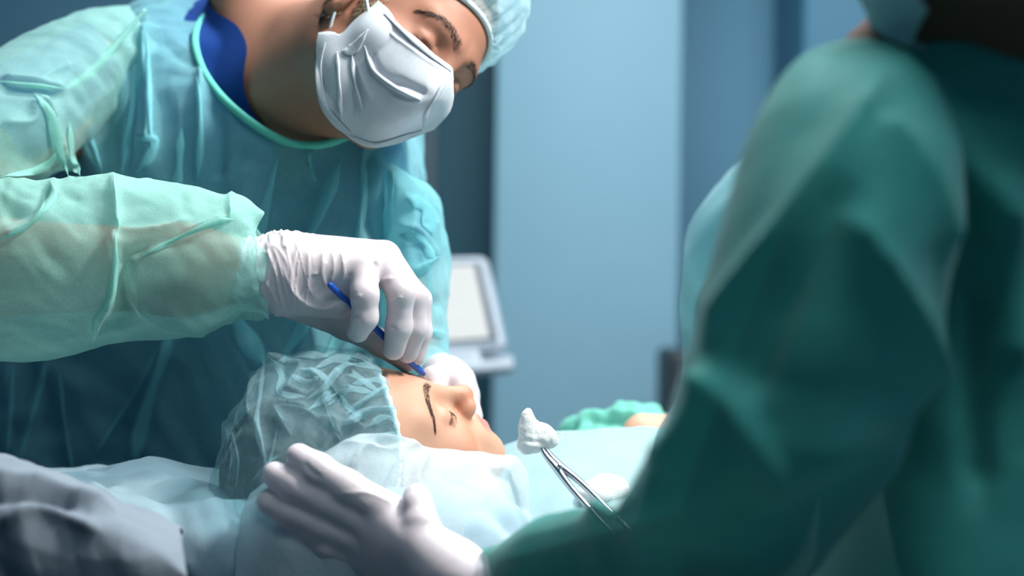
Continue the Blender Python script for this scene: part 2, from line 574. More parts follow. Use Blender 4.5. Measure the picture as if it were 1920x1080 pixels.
LID = {}
def head_sdf(q, eyes='shut', fem=0.0, ridge=0.0):
    x = np.abs(q[:, 0]); m = q.copy(); m[:, 0] = x
    d = sd_ell(q, (0, -0.006, 0.032), (0.074, 0.096, 0.084))
    d = smin(d, sd_ell(q, (0, 0.030, -0.030), (0.060, 0.058, 0.072)), 0.04)
    d = smin(d, sd_ell(q, (0, 0.038, -0.080), (0.045, 0.043, 0.030)), 0.035)
    d = smin(d, sd_cap(m, (0.052 - 0.006 * fem, 0.0, -0.065), (0.015 - 0.004 * fem, 0.066 - 0.002 * fem, -0.100), 0.016 - 0.003 * fem, 0.014 - 0.002 * fem), 0.03)   # jaw line
    d = smin(d, sd_ell(q, (0, 0.074, -0.101), (0.020, 0.016, 0.015)), 0.02)                     # chin
    d = smin(d, sd_ell(m, (0.043, 0.052, -0.034), (0.022, 0.026, 0.018)), 0.025)                # cheek bone
    d = smin(d, sd_cap(m, (0.008, 0.083 - 0.004 * fem + ridge, 0.020), (0.042, 0.066 - 0.004 * fem + ridge, 0.023), 0.010 - 0.002 * fem, 0.009 - 0.002 * fem), 0.02)    # brow ridge
    d = smax(d, -sd_ell(m, (0.032, 0.100, -0.003), (0.017, 0.017, 0.013)), 0.016)               # eye sockets
    d = smin(d, sd_ell(m, (0.0315, 0.0715 + 0.002 * fem, -0.003), (0.0150, 0.0145, 0.0140)), 0.004)           # eyeballs under the lids
    if eyes == 'shut':
        for a, b in zip(LID[fem][:-1], LID[fem][1:]):
            d = smax(d, -sd_cap(m, a, b, 0.0010, 0.0010), 0.002)
    elif eyes == 'open':
        d = smax(d, -sd_ell(m, (0.0315, 0.0875, -0.0080), (0.0115, 0.009, 0.0032)), 0.002)
        for a, b in (((0.020, 0.084, 0.004), (0.032, 0.0875, 0.0068)), ((0.032, 0.0875, 0.0068), (0.044, 0.080, 0.004))):
            d = smax(d, -sd_cap(m, a, b, 0.0010, 0.0010), 0.003)
    d = smin(d, sd_cap(q, (0, 0.088, 0.012), (0, 0.1105 - 0.005 * fem, -0.034 + 0.002 * fem), 0.0072, 0.0085), 0.013)       # nose bridge
    d = smin(d, sd_ell(q, (0, 0.112 - 0.006 * fem, -0.038 + 0.002 * fem), (0.0115, 0.0115, 0.0100)), 0.008)
    d = smin(d, sd_ell(m, (0.0125, 0.098, -0.041), (0.0078, 0.0115, 0.0082)), 0.005)
    d = smax(d, -sd_ell(m, (0.0068, 0.1035, -0.0495), (0.0036, 0.0060, 0.0050)), 0.003)         # nostrils
    d = smin(d, sd_ell(q, (0, 0.080, -0.068), (0.030, 0.014, 0.022)), 0.015)                    # muzzle
    d = smin(d, sd_cap(m, (0.0, 0.0945, -0.0655), (0.021, 0.0835, -0.0705), 0.0056, 0.0028), 0.006)
    d = smin(d, sd_cap(m, (0.0, 0.0925, -0.0785), (0.019, 0.0825, -0.0745), 0.0066, 0.0030), 0.006)
    d = smax(d, -sd_cap(m, (0.0, 0.1010, -0.0718), (0.024, 0.0860, -0.0725), 0.0014, 0.0010), 0.003)
    # ear
    qe = m - np.array([0.0765, -0.012, -0.012], m.dtype)
    e = sd_ell(qe, (0, 0, 0), (0.008, 0.018, 0.031), np.array([[0.93, 0.36, 0], [-0.36, 0.93, 0], [0, 0, 1]]))
    e = smax(e, -sd_ell(qe, (0.010, 0.002, 0.002), (0.007, 0.011, 0.019)), 0.004)
    return smin(d, e, 0.006)

def project(f, p, it=12):
    p = np.array(p, np.float32)
    for _ in range(it):
        d = f(p); e = 1e-3
        g = np.stack([f(p + np.array(v, np.float32) * e) - d for v in ((1, 0, 0), (0, 1, 0), (0, 0, 1))], 1) / e
        g /= np.maximum(np.linalg.norm(g, axis=1, keepdims=True), 1e-6)
        p = p - g * d[:, None] * 0.8
    return p.astype(float), g.astype(float)

for _f in (0.0, 1.0):      # where the shut lids meet
    LID[_f], _ = project(lambda p: head_sdf(p, eyes='none', fem=_f), crom(np.array([(0.0185, 0.085, -0.0075), (0.025, 0.088, -0.0110), (0.034, 0.088, -0.0125), (0.0475, 0.077, -0.0075)]), 8))

def strands(base, nrm, direc, length, rad, curl=0.0, lift=0.35, rng=None):
    """short tapering hairs: three-sided, two segments"""
    Vs, Fs, n = [], [], 0
    for b, nn, dd, L in zip(base, nrm, direc, length):
        dd = dd - nn * (dd @ nn) * 0.8
        dd = dd / max(np.linalg.norm(dd), 1e-9)
        s = np.cross(nn, dd)
        p1 = b + dd * L * 0.5 + nn * L * lift * 0.6
        p2 = b + dd * L + nn * L * lift * (0.6 - curl)
        tri = [(s * math.cos(a) + nn * math.sin(a)) for a in (0, 2.1, 4.2)]
        b0 = b - nn * 0.0008
        for q, r in ((b0, rad), (p1, rad * 0.7)):
            for t3 in tri: Vs.append(q + t3 * r)
        Vs.append(p2)
        for k in range(3):
            k2 = (k + 1) % 3
            Fs.append((n + k, n + k2, n + 3 + k2, n + 3 + k)); Fs.append((n + 3 + k, n + 3 + k2, n + 6))
        n += 7
    return np.array(Vs), Fs

def brow_strands(fr, side, n, f_local, seed, rad=0.00028, thick=0.0042, wid=1.0):
    rng = np.random.default_rng(seed)
    path = np.array([(0.0085, 0.098, 0.0150), (0.020, 0.098, 0.0215), (0.034, 0.092, 0.0250), (0.046, 0.081, 0.0215), (0.0560, 0.066, 0.0125)]) * [side, 1, 1]
    t = rng.uniform(0, 1, n) ** 0.9
    cs = crom(path, 200)
    i = (t * 198).astype(int)
    base = cs[i]; direc = cs[np.minimum(i + 8, 199)] - cs[i]
    w = thick * wid * (1 - 0.75 * t ** 1.5)
    base = base + np.stack([np.zeros(n), np.zeros(n), rng.uniform(-1, 1, n) * w], 1)
    b, g = project(f_local, base)
    direc = direc / np.linalg.norm(direc, axis=1, keepdims=True) + np.stack([np.zeros(n), np.zeros(n), 0.5 * (1 - t) + rng.normal(0, 0.15, n)], 1)
    V, F = strands(b, g, direc, rng.uniform(0.0045, 0.0085, n), rad, 0.4, 0.15)
    return fr.w(V), F

def lash_strands(fr, side, n, f_local, seed):
    rng = np.random.default_rng(seed)
    path = np.array([(0.020, 0.084, -0.0102), (0.026, 0.0885, -0.0126), (0.035, 0.089, -0.0130), (0.044, 0.082, -0.0088)]) * [side, 1, 1]
    cs = crom(path, 100); t = np.linspace(0.03, 0.97, n); i = (t * 99).astype(int)
    cs = crom(LID[1.0 if seed > 15 else 0.0], 100) * [side, 1, 1]
    b, g = cs[i], np.tile(np.array([0.0, 0.95, -0.3]), (n, 1)) + np.stack([side * (t - 0.4), 0 * t, 0 * t], 1)
    g /= np.linalg.norm(g, axis=1, keepdims=True)
    direc = np.stack([side * (t - 0.35) * 0.9, np.full(n, 0.25), np.full(n, -0.9)], 1) + rng.normal(0, 0.08, (n, 3))
    V, F = strands(b, g, direc, rng.uniform(0.004, 0.0065, n), 0.00022, 0.2, 0.9)
    return fr.w(V), F

def head_tone(q, base, lips, blush, brow=None, browc=None):
    x = np.abs(q[:, 0]); n = len(q)
    c = np.tile(np.asarray(base, float), (n, 1))
    def blend(mask, col):
        nonlocal c
        c = c * (1 - mask[:, None]) + np.asarray(col, float) * mask[:, None]
    blend(0.55 * np.exp(-(((x - 0.045) / 0.02) ** 2 + ((q[:, 1] - 0.07) / 0.04) ** 2 + ((q[:, 2] + 0.035) / 0.02) ** 2)), blush)
    blend(0.75 * np.exp(-((x / 0.018) ** 2 + ((q[:, 1] - 0.108) / 0.02) ** 2 + ((q[:, 2] + 0.040) / 0.014) ** 2)), blush)
    lipm = np.clip(1.6 - 1.6 * (((x) / 0.024) ** 2 + ((q[:, 2] + 0.072) / 0.0125) ** 2), 0, 1) * (q[:, 1] > 0.07)
    blend(lipm * 0.85, lips)
    lid = crom(np.array([(0.019, -0.0090), (0.025, -0.0120), (0.034, -0.0125), (0.0445, -0.0075)]), 30)
    dl_, _, _ = seg_dist(np.stack([x, q[:, 2]], 1), lid)
    blend(np.clip(1.5 - dl_ / 0.0013, 0, 1) * (q[:, 1] > 0.06) * 0.8, lin((70, 45, 36)))
    if brow:
        path = crom(np.array([(0.0085, 0.0150), (0.020, 0.0215), (0.034, 0.0250), (0.046, 0.0215), (0.0560, 0.0125)]), 40)
        dd, tt, _ = seg_dist(np.stack([x, q[:, 2]], 1), path)
        mk = np.clip(1.3 - dd / (0.0042 * (1.05 - 0.7 * tt ** 1.5)), 0, 1) * (q[:, 1] > 0.04)
        blend(mk * brow, browc)
    return c

FP = Frame(None, (0.572, 0.035, 0.82), (-0.62, -0.607, 0.50), P(806, 719, 1.75), 0.93)
FS = Frame(None, (0.629, -0.697, -0.345), (0.669, 0.259, 0.697), P(854, 116, 1.81), 0.94)

# ---PEOPLE---
# ------------------------------------------------------------------ materials of the people and cloths
M_skin = mat_skin('skin')
M_scrub = mat_plain('navy_scrub_cotton', rgba(8, 58, 132), rough=0.85, nscale=500, var=0.12, bump=0.2, spec=0.2)
M_gown = mat_sheer('gown_nonwoven', rgba(155, 224, 230), see=0.42, trans=0.32, col2=rgba(128, 206, 216))
M_sleeve = mat_sheer('sleeve_nonwoven', rgba(182, 236, 224), see=0.40, trans=0.35, col2=rgba(156, 220, 208), bump=0.6)
M_trim = mat_plain('gown_binding', rgba(105, 205, 185), rough=0.8, nscale=600, bump=0.3, spec=0.2)
M_glove = mat_plain('latex_glove', rgba(208, 196, 200), rough=0.42, nscale=160, var=0.05, bump=0.18, sss=0.12)
M_mask = mat_sheer('mask_nonwoven', rgba(226, 230, 235), see=0.02, trans=0.25, col2=rgba(212, 220, 227), nscale=1200, bump=0.25)
M_loop = mat_plain('mask_loop', rgba(205, 218, 222), rough=0.8, nscale=500)
M_cap = mat_sheer('cap_nonwoven', rgba(222, 246, 252), see=0.84, trans=0.25, col2=rgba(160, 215, 228), nscale=1400, bump=0.4)
M_cap2 = mat_sheer('cap_nonwoven_dense', rgba(215, 242, 248), see=0.55, trans=0.3, col2=rgba(185, 226, 236), nscale=1400, bump=0.4)
M_capband = mat_plain('cap_elastic', rgba(225, 243, 248), rough=0.8, nscale=700, bump=0.5)
M_hairblack = mat_plain('black_hair', rgba(13, 11, 12), rough=0.6, nscale=220, var=0.3, bump=0.3, spec=0.25)
M_hairbrown = mat_plain('brown_hair', rgba(70, 55, 45), rough=0.5, nscale=220, var=0.25, bump=0.6)
M_browdark = mat_plain('dark_brow_hair', rgba(78, 60, 52), rough=0.6, nscale=220)
M_stubble = mat_plain('fair_stubble', rgba(190, 165, 135), rough=0.5, nscale=220)
M_sheet = mat_sheer('sheet_nonwoven', rgba(222, 234, 238), see=0.36, trans=0.35, col2=rgba(204, 222, 228), nscale=900, bump=0.35)
M_drape = mat_sheer('drape_nonwoven', rgba(160, 192, 194), see=0.03, trans=0.2, col2=rgba(144, 178, 183), nscale=700, bump=0.3)
M_steel = mat_plain('polished_steel', rgba(190, 195, 200), rough=0.28, metal=1.0, nscale=200, var=0.03, bump=0.02)
M_blue = mat_plain('blue_plastic', rgba(30, 90, 190), rough=0.35, nscale=80, var=0.04)
M_white = mat_plain('white_gauze', rgba(240, 240, 238), rough=0.9, nscale=900, var=0.06, bump=0.5, spec=0.2)

def A(*rows):
    return np.array([[P(*c) for c in r] for r in rows])

def cloth(name, rings, nr, nc, mat, parent, closed=True, lines=(), crum=(), front=None, solid=0.0, extra=None, strips=(), outside=None, flat=1.0, wk=1.0, pin=False, **kw):
    """a sheet of cloth through control rings, with modelled folds"""
    g = loft(rings, nr, nc, closed)
    n = gnormals(g, closed)
    V = g.reshape(-1, 3); N = n.reshape(-1, 3)
    # make the normals point away from the middle of the cloth (or towards the viewer's side for open sheets)
    c = V.mean(0) if closed else V.mean(0) + np.array([0, 1.0, 0])
    if np.sum((V - c) * N) < 0: N = -N
    h = np.zeros(len(V))
    if len(lines):
        m = (N[:, 1] < 0.2) if closed else np.ones(len(V), bool)
        h[m] += folds(V[m], lines)
    for fr, am, sd, *nn in crum:
        h += am * crumple(V, fr, sd, *nn)
    if extra is not None:
        h += extra(V, np.repeat(np.linspace(0, 1, nr), nc), np.tile(np.linspace(0, 1, nc, endpoint=not closed), nr))
    if pin: h *= np.clip(np.repeat(np.linspace(0, 1, nr), nc) * 14, 0, 1)
    V = V + N * h[:, None]
    if outside is not None:
        f, gap = outside
        for _ in range(6):
            d = f(V.astype(np.float32)); e = 1e-3
            g = np.stack([f((V + np.array(v) * e).astype(np.float32)) - d for v in ((1, 0, 0), (0, 1, 0), (0, 0, 1))], 1) / e
            g /= np.maximum(np.linalg.norm(g, axis=1, keepdims=True), 1e-6)
            V = V + g * np.clip(gap - d, 0, 0.01)[:, None]
    F = gridfaces(nr, nc, closed)
    if strips:
        m = (N[:, 1] < 0.15) if closed else np.ones(len(V), bool)
        V, F = add_strips(V, F, V[m], strips, flat, wk)
    return obj(name, V, F, mat, parent, solid=solid, **kw)

def add_strips(V, F, S, strips, flat=1.0, wk=1.0):
    """tucks: places where the cloth doubles over itself, laid along lines on the surface S"""
    sp = toPix(S); Vs, Fs, n = [V], [F], len(V)
    SA_, sa = S, sp
    for line, wid, lift in strips:
        la_ = np.array(line, float)
        near = ((sa > la_.min(0) - 45) & (sa < la_.max(0) + 45)).all(1)
        if near.sum() < 20: continue
        S, sp = SA_[near], sa[near]
        c = crom(np.array(line, float), 40) if len(line) > 2 else np.linspace(line[0], line[1], 40)
        T = np.gradient(c, axis=0); T /= np.linalg.norm(T, axis=1, keepdims=True)
        Nn = np.stack([-T[:, 1], T[:, 0]], 1)
        t = np.linspace(0, 1, 40)
        w = wk * wid * np.clip(np.minimum(t, 1 - t) * 5, 0.06, 1) * (1 + 0.3 * np.sin(t * 9 + wid))
        us = np.linspace(-1, 1, 7)
        rows = []
        for i in range(40):
            xy = c[i] + Nn[i] * (us * w[i] / 2)[:, None]
            dep = []
            for q in xy:
                dd = np.sum((sp - q) ** 2, 1)
                k = np.argpartition(dd, 6)[:6]
                dep.append(S[k, 1].min() if dd[k].min() < 400 else np.nan)
            rows.append((xy, np.array(dep)))
        D = np.array([r[1] for r in rows])
        if np.isnan(D).all(): continue
        D = np.where(np.isnan(D), np.nanmean(D), D)
        for _ in range(3):
            D[1:-1] = (D[:-2] + 2 * D[1:-1] + D[2:]) / 4
        G = np.array([[P(x, y, D[i, j] - 0.0012 - flat * lift * (1 - us[j] ** 2) * min(1, 5 * min(t[i], 1 - t[i]) + 0.1)) for j, (x, y) in enumerate(rows[i][0])] for i in range(40)])
        for dd in (0.0, 0.0006):
            Vs.append(G.reshape(-1, 3) + [0, dd, 0]); Fs.append(gridfaces(40, 7, False) + n); n += 280
    return np.concatenate(Vs), np.concatenate(Fs)

def ring(cx, cy, d, vx, vy, rd, n=20, p=1.0):
    """ring about a limb: the middle in pixels, the half vector towards its upper edge in pixels, half depth in metres"""
    a = np.linspace(0, 2 * np.pi, n, endpoint=False)
    return np.array([P(cx + math.cos(t) * vx, cy + math.cos(t) * vy, d - math.sin(t) * rd) for t in a])

def body_mesh(f, lo, hi, h, fr=None, base=None, lips=None, blush=None, brow=None, browc=None, it=1):
    V, F = surf(f, lo, hi, h)
    par = list(range(len(V)))                       # keep the one continuous surface
    def find(a):
        while par[a] != a:
            par[a] = par[par[a]]; a = par[a]
        return a
    for q in F.tolist():
        r0 = find(q[0])
        for k in q[1:]:
            rk = find(k)
            if rk != r0: par[rk] = r0
    root = np.array([find(i) for i in range(len(V))])
    keep = root == np.bincount(root).argmax()
    new = np.cumsum(keep) - 1
    F = new[F[keep[F].all(1)]]; V = V[keep]
    V = smooth(V, F, it, 0.4)
    if fr is not None:
        tone = head_tone(fr.q(V), base, lips, blush, brow, browc)
    else:
        tone = np.tile(np.asarray(base, float), (len(V), 1))
    return V, F, tone

def hand_fn(palm, fingers, kp=0.016, kf=0.004):
    """palm: list of (a, b, ra, rb) ; fingers: list of [(point, radius), ...] chains"""
    def f(p):
        d = None
        for a, b, ra, rb in palm:
            e = sd_cap(p, a, b, ra, rb)
            d = e if d is None else smin(d, e, kp)
        for ch in fingers:
            e = None
            for (a, ra), (b, rb) in zip(ch[:-1], ch[1:]):
                s = sd_cap(p, a, b, ra, rb)
                e = s if e is None else smin(e, s, 0.006)
            d = smin(d, e, kf)
        return d
    return f

def hand_bounds(palm, fingers, pad=0.02):
    pts = np.array([x for a, b, _, _ in palm for x in (a, b)] + [p for ch in fingers for p, _ in ch])
    r = max(max(ra, rb) for _, _, ra, rb in palm)
    return pts.min(0) - r - pad, pts.max(0) + r + pad

def glove(name, palm, fingers, parent, h=0.0016, wr=None, kp=0.016, kf=0.004, creases=()):
    f = hand_fn(palm, fingers, kp, kf)
    lo, hi = hand_bounds(palm, fingers)
    V, F = surf(f, lo, hi, h)
    V = smooth(V, F, 2, 0.45)
    N = vnormals(V, F)
    hgt = 0.0006 * crumple(V, 55, 5)
    if wr is not None:                      # the latex gathers in rings around the wrist
        a, b, ln = wr
        ax_ = (b - a) / np.linalg.norm(b - a)
        s = (V - a) @ ax_
        w = np.clip(1.15 - s / ln, 0, 1) ** 0.7
        perp = V - a - s[:, None] * ax_
        wob = s + 0.004 * vnoise(V, 30, 3) + 0.25 * perp[:, 2]
        r1 = (1 - np.abs(vnoise(np.stack([wob * 190, perp[:, 1] * 22, perp[:, 2] * 22], 1), 1.0, 8))) ** 5
        r2 = (1 - np.abs(vnoise(np.stack([(s - 0.1 * perp[:, 2]) * 120, perp[:, 1] * 30, perp[:, 2] * 30], 1), 1.0, 9))) ** 6
        hgt += w * (0.0022 * r1 + 0.0022 * r2)
    if len(creases): hgt += folds(V, creases) * (N[:, 1] < 0.3)
    V = V + N * hgt[:, None]
    return obj(name, V, F, M_glove, parent)

# ================================================================== SURGEON
sroot = thing('person', P(480, 540, 2.1) * [1, 1, 0], 'surgeon in green gown, face mask and clear cap bending over the patient', 'person')
# --- body: head, neck, chest and both arms in one surface
SH_R, EL_R, WR_R = P(225, 165, 2.06), P(-185, 395, 1.81), P(505, 508, 1.69)
SH_L, EL_L, WR_L = P(700, 400, 2.05), P(765, 625, 2.0), P(808, 704, 1.93)
NB = P(498, 210, 2.00)
def f_surgeon(p):
    d = head_sdf(FS.q(p), eyes='open', fem=0.8, ridge=0.008) * FS.s
    d = smin(d, sd_cap(p, FS.w((0, -0.020, -0.050)), NB, 0.050, 0.058), 0.03)
    d = smin(d, sd_cap(p, FS.w((0, 0.025, -0.080)), P(560, 262, 1.955), 0.014, 0.020), 0.035)      # throat
    d = smin(d, sd_ell(p, P(480, 430, 2.11), (0.150, 0.130, 0.17)), 0.06)
    d = smin(d, sd_cap(p, P(475, 470, 2.15), P(440, 860, 2.26), 0.11, 0.11), 0.06)
    d = smin(d, sd_cap(p, FS.w((0, -0.045, -0.025)), P(560, 90, 2.02), 0.050, 0.052), 0.04)
    d = smin(d, sd_cap(p, NB, P(480, 10, 2.06), 0.058, 0.050), 0.03)
    d = smin(d, sd_cap(p, P(520, 270, 2.04), SH_R, 0.065, 0.050), 0.06)
    d = smin(d, sd_cap(p, P(520, 290, 2.04), SH_L, 0.065, 0.045), 0.06)
    d = smin(d, sd_cap(p, SH_R, EL_R, 0.048, 0.034), 0.03)
    d = smin(d, sd_cap(p, EL_R, P(-60, 500, 1.73), 0.034, 0.044), 0.03)
    d = smin(d, sd_cap(p, P(-60, 500, 1.73), WR_R + np.array([-0.08, 0, 0]), 0.046, 0.036), 0.03)
    d = smin(d, sd_cap(p, WR_R + np.array([-0.08, 0, 0]), WR_R, 0.036, 0.026), 0.03)
    d = smin(d, sd_cap(p, SH_L, EL_L, 0.042, 0.030), 0.03)
    d = smin(d, sd_cap(p, EL_L, WR_L, 0.028, 0.019), 0.02)
    return d
V, F, tone = body_mesh(f_surgeon, P(-330, 900, 2.3) - [0, 0.75, 0], P(1060, -330, 2.3), 0.0026, FS,
                       lin((168, 118, 96)), lin((160, 95, 85)), lin((165, 100, 78)), 0.55, lin((95, 64, 48)))
obj('body', V, F, M_skin, sroot, tone=tone)
fl = lambda p: head_sdf(p, eyes='open', fem=0.8, ridge=0.008)
for s in (-1, 1):
    Vb, Fb = brow_strands(FS, s, 260, fl, 7 + s, thick=0.0060, rad=0.00022)
    obj('eyebrow', Vb, Fb, M_hairbrown, sroot, kind='stuff')
    Vb, Fb = lash_strands(FS, s, 26, fl, 9 + s)
    obj('eyelashes', Vb, Fb, M_hairbrown, sroot, kind='stuff')
# fair hair in front of the ear and down the jaw
rng = np.random.default_rng(21)
n = 1500
q = np.stack([np.full(n, 0.07), rng.normal(0.010, 0.012, n), rng.uniform(-0.085, 0.045, n)], 1)
b, g = project(fl, q)
dr = np.stack([np.zeros(n), -0.2 + rng.normal(0, 0.35, n), -1 + rng.normal(0, 0.25, n)], 1)
Vb, Fb = strands(b, g, dr, rng.uniform(0.006, 0.013, n), 0.00030, 0.2, 0.35)
obj('sideburn', FS.w(Vb), Fb, M_stubble, sroot, kind='stuff')
n = 1400
q = np.stack([np.full(n, 0.075), rng.uniform(-0.08, -0.012, n), rng.uniform(-0.055, 0.05, n)], 1)
b, g = project(fl, q)
dr = np.stack([np.zeros(n), -0.4 + rng.normal(0, 0.3, n), -1 + rng.normal(0, 0.2, n)], 1)
Vb, Fb = strands(b, g, dr, rng.uniform(0.010, 0.018, n), 0.00030, 0.3, 0.35)
obj('hair', FS.w(Vb), Fb, M_hairbrown, sroot, kind='stuff')

def f_shair(p):
    q = FS.q(p)
    d = sd_ell(q, (0, -0.008, 0.036), (0.0775, 0.095, 0.086))
    return smax(d, (q @ np.array([0, 0.66, -0.75], q.dtype)) + 0.012, 0.008) * FS.s
V, F = surf(f_shair, FS.O - 0.15, FS.O + 0.15, 0.0035)
V = V + vnormals(V, F) * (0.003 * np.abs(np.sin(260 * (V @ np.array([0.5, 0.6, 0.2])) + 3 * vnoise(V, 30, 6))))[:, None]
obj('crown_hair', V, F, M_hairbrown, sroot)
# --- gown: rings from the neck opening down
G0 = [(366,75,1.99),(378,125,1.96),(408,172,1.93),(450,213,1.905),(500,248,1.89),(550,270,1.88),(605,271,1.88),(655,255,1.89),
      (700,235,1.92),(725,190,1.97),(715,120,2.03),(670,50,2.08),(600,5,2.11),(510,0,2.11),(430,8,2.09),(382,35,2.04)]
G1 = [(262,62,2.00),(295,140,1.955),(335,230,1.925),(385,300,1.905),(450,350,1.89),(530,375,1.88),(610,375,1.885),(690,340,1.89),
      (740,295,1.92),(762,265,1.98),(765,240,2.06),(740,100,2.14),(620,-60,2.19),(480,-70,2.20),(360,-30,2.16),(285,14,2.08)]
G2 = [(165,190,2.00),(190,300,1.96),(235,400,1.94),(300,470,1.92),(400,500,1.91),(500,510,1.90),(600,510,1.90),(680,490,1.91),
      (735,450,1.94),(775,400,2.00),(785,330,2.08),(775,200,2.2),(640,100,2.28),(450,100,2.3),(290,50,2.25),(195,80,2.13)]
G3 = [(-120,560,2.14),(-80,640,2.11),(20,690,2.08),(180,710,2.05),(350,720,2.01),(470,720,1.965),(590,715,1.92),(690,700,1.93),
      (760,680,1.96),(800,640,2.02),(810,600,2.1),(780,550,2.3),(640,550,2.4),(450,550,2.42),(150,550,2.36),(-60,540,2.19)]
G4 = [(x - 20 + 0.02 * (x - 450), 1010 + 0.15 * (y - 700), d + 0.05) for x, y, d in G3]
G5 = [(x - 30 + 0.04 * (x - 450), 1500 + 0.15 * (y - 700), d) for x, y, d in G3]
gl = [([(374,120),(379,220),(374,340)], 9, 9, 'sharp'), ([(402,190),(412,260),(405,340)], -9, 16, 'soft'),
      ([(273,30),(278,150),(284,300)], 10, 10, 'sharp'), ([(262,60),(248,180),(235,320)], -12, 12, 'soft'), ([(265,70),(240,190),(222,325)], 7, 8, 'sharp'),
      ([(146,190),(170,260),(192,325)], 12, 9, 'sharp'), ([(255,255),(290,262),(285,300),(255,330)], 5, 8, 'sharp'),
      ([(330,600),(300,700),(266,790),(247,880)], 16, 13, 'sharp'), ([(300,640),(255,730),(165,870)], 5, 8, 'sharp'), ([(290,700),(240,800),(200,900)], -10, 30, 'soft'),
      ([(420,560),(450,620),(490,700)], 9, 22, 'soft'), ([(560,560),(590,620),(600,680)], 8, 16, 'soft'), ([(640,560),(650,620),(640,690)], 7, 14, 'soft'),
      ([(470,300),(450,400),(430,520)], 5, 22, 'soft'), ([(590,280),(575,300),(590,345)], 4, 5, 'sharp'), ([(640,300),(600,400),(540,520)], 6, 12, 'sharp'), ([(600,330),(560,420),(520,500)], -5, 20, 'soft'),
      ([(684,265),(680,360),(668,470)], 9, 8, 'sharp'), ([(702,270),(697,350),(686,450)], -14, 10, 'soft'),
      ([(90,660),(60,780),(30,880)], 10, 12, 'sharp'), ([(20,670),(15,780),(10,860)], 8, 14, 'sharp'), ([(110,690),(120,800),(140,900)], 6, 10, 'sharp')]
gstr = [([(268,35),(250,180),(228,325)], 18, 0.004), ([(276,60),(280,180),(285,300)], 10, 0.004), ([(368,140),(376,240),(370,345)], 14, 0.004), ([(330,600),(300,690),(268,790),(248,885)], 26, 0.006), ([(302,640),(255,730),(168,870)], 7, 0.002), ([(148,195),(172,262),(192,325)], 9, 0.004),
        ([(262,262),(292,262),(282,290),(255,325)], 20, 0.003), ([(684,268),(680,370),(668,470)], 12, 0.005), ([(578,275),(582,310),(592,345)], 6, 0.002), ([(640,300),(600,400),(545,515)], 24, 0.004), ([(520,300),(490,420),(470,520)], 22, 0.003), ([(600,560),(570,610),(520,690)], 22, 0.003), ([(660,560),(640,620),(600,690)], 22, 0.003),
        ([(90,665),(60,780),(30,885)], 12, 0.003), ([(24,672),(18,780),(12,860)], 10, 0.003), ([(110,690),(122,800),(140,905)], 6, 0.002), ([(430,570),(460,630),(500,690)], 40, 0.004), ([(420,400),(405,440),(400,480)], 18, 0.003), ([(340,240),(335,320),(330,350)], 20, 0.003)]
gown = cloth('gown', A(G0, G1, G2, G3, G4, G5), 240, 300, M_gown, sroot, flat=0.4, wk=0.8, lines=gl, crum=((11, 0.020, 3, 5), (26, 0.007, 4, 5)), strips=gstr)
ctr = np.mean([P(*p) for p in G0], 0)
V, F = tube(np.concatenate([crom(A(G0)[0], 120, True), ]) + np.array([0, -0.002, 0]), 0.0042, 8, caps=False)
F = [tuple(f) for f in gridfaces(120, 8, True)] + [(119 * 8 + k, 119 * 8 + (k + 1) % 8, (k + 1) % 8, k) for k in range(8)]
obj('neck_binding', V, F, M_trim, gown)
# --- scrubs under the gown
S0 = [(425,30,2.02),(455,60,1.985),(480,110,1.96),(495,170,1.94),(505,240,1.915),(525,320,1.905),(548,375,1.905),(590,300,1.905),
      (640,235,1.93),(680,190,1.97),(690,130,2.05),(650,40,2.10),(590,-20,2.13),(515,-40,2.135),(455,-35,2.12),(425,-5,2.07)]
def shrink(r, k, n=0):
    r = np.array([P(*c) for c in r]); c = r.mean(0)
    return c + (r - c) * k
SR = [A(S0)[0], shrink(G1, 0.92) + [0, 0.012, 0], shrink(G2, 0.90) + [0, 0.015, 0], shrink(G3, 0.88) + [0.01, 0.05, 0], shrink(G4, 0.88) + [0.01, 0.06, 0], shrink(G5, 0.88) + [0, 0.06, 0]]
cloth('scrub_top', np.array(SR), 90, 120, M_scrub, sroot, crum=((12, 0.006, 8),), outside=(f_surgeon, 0.004))
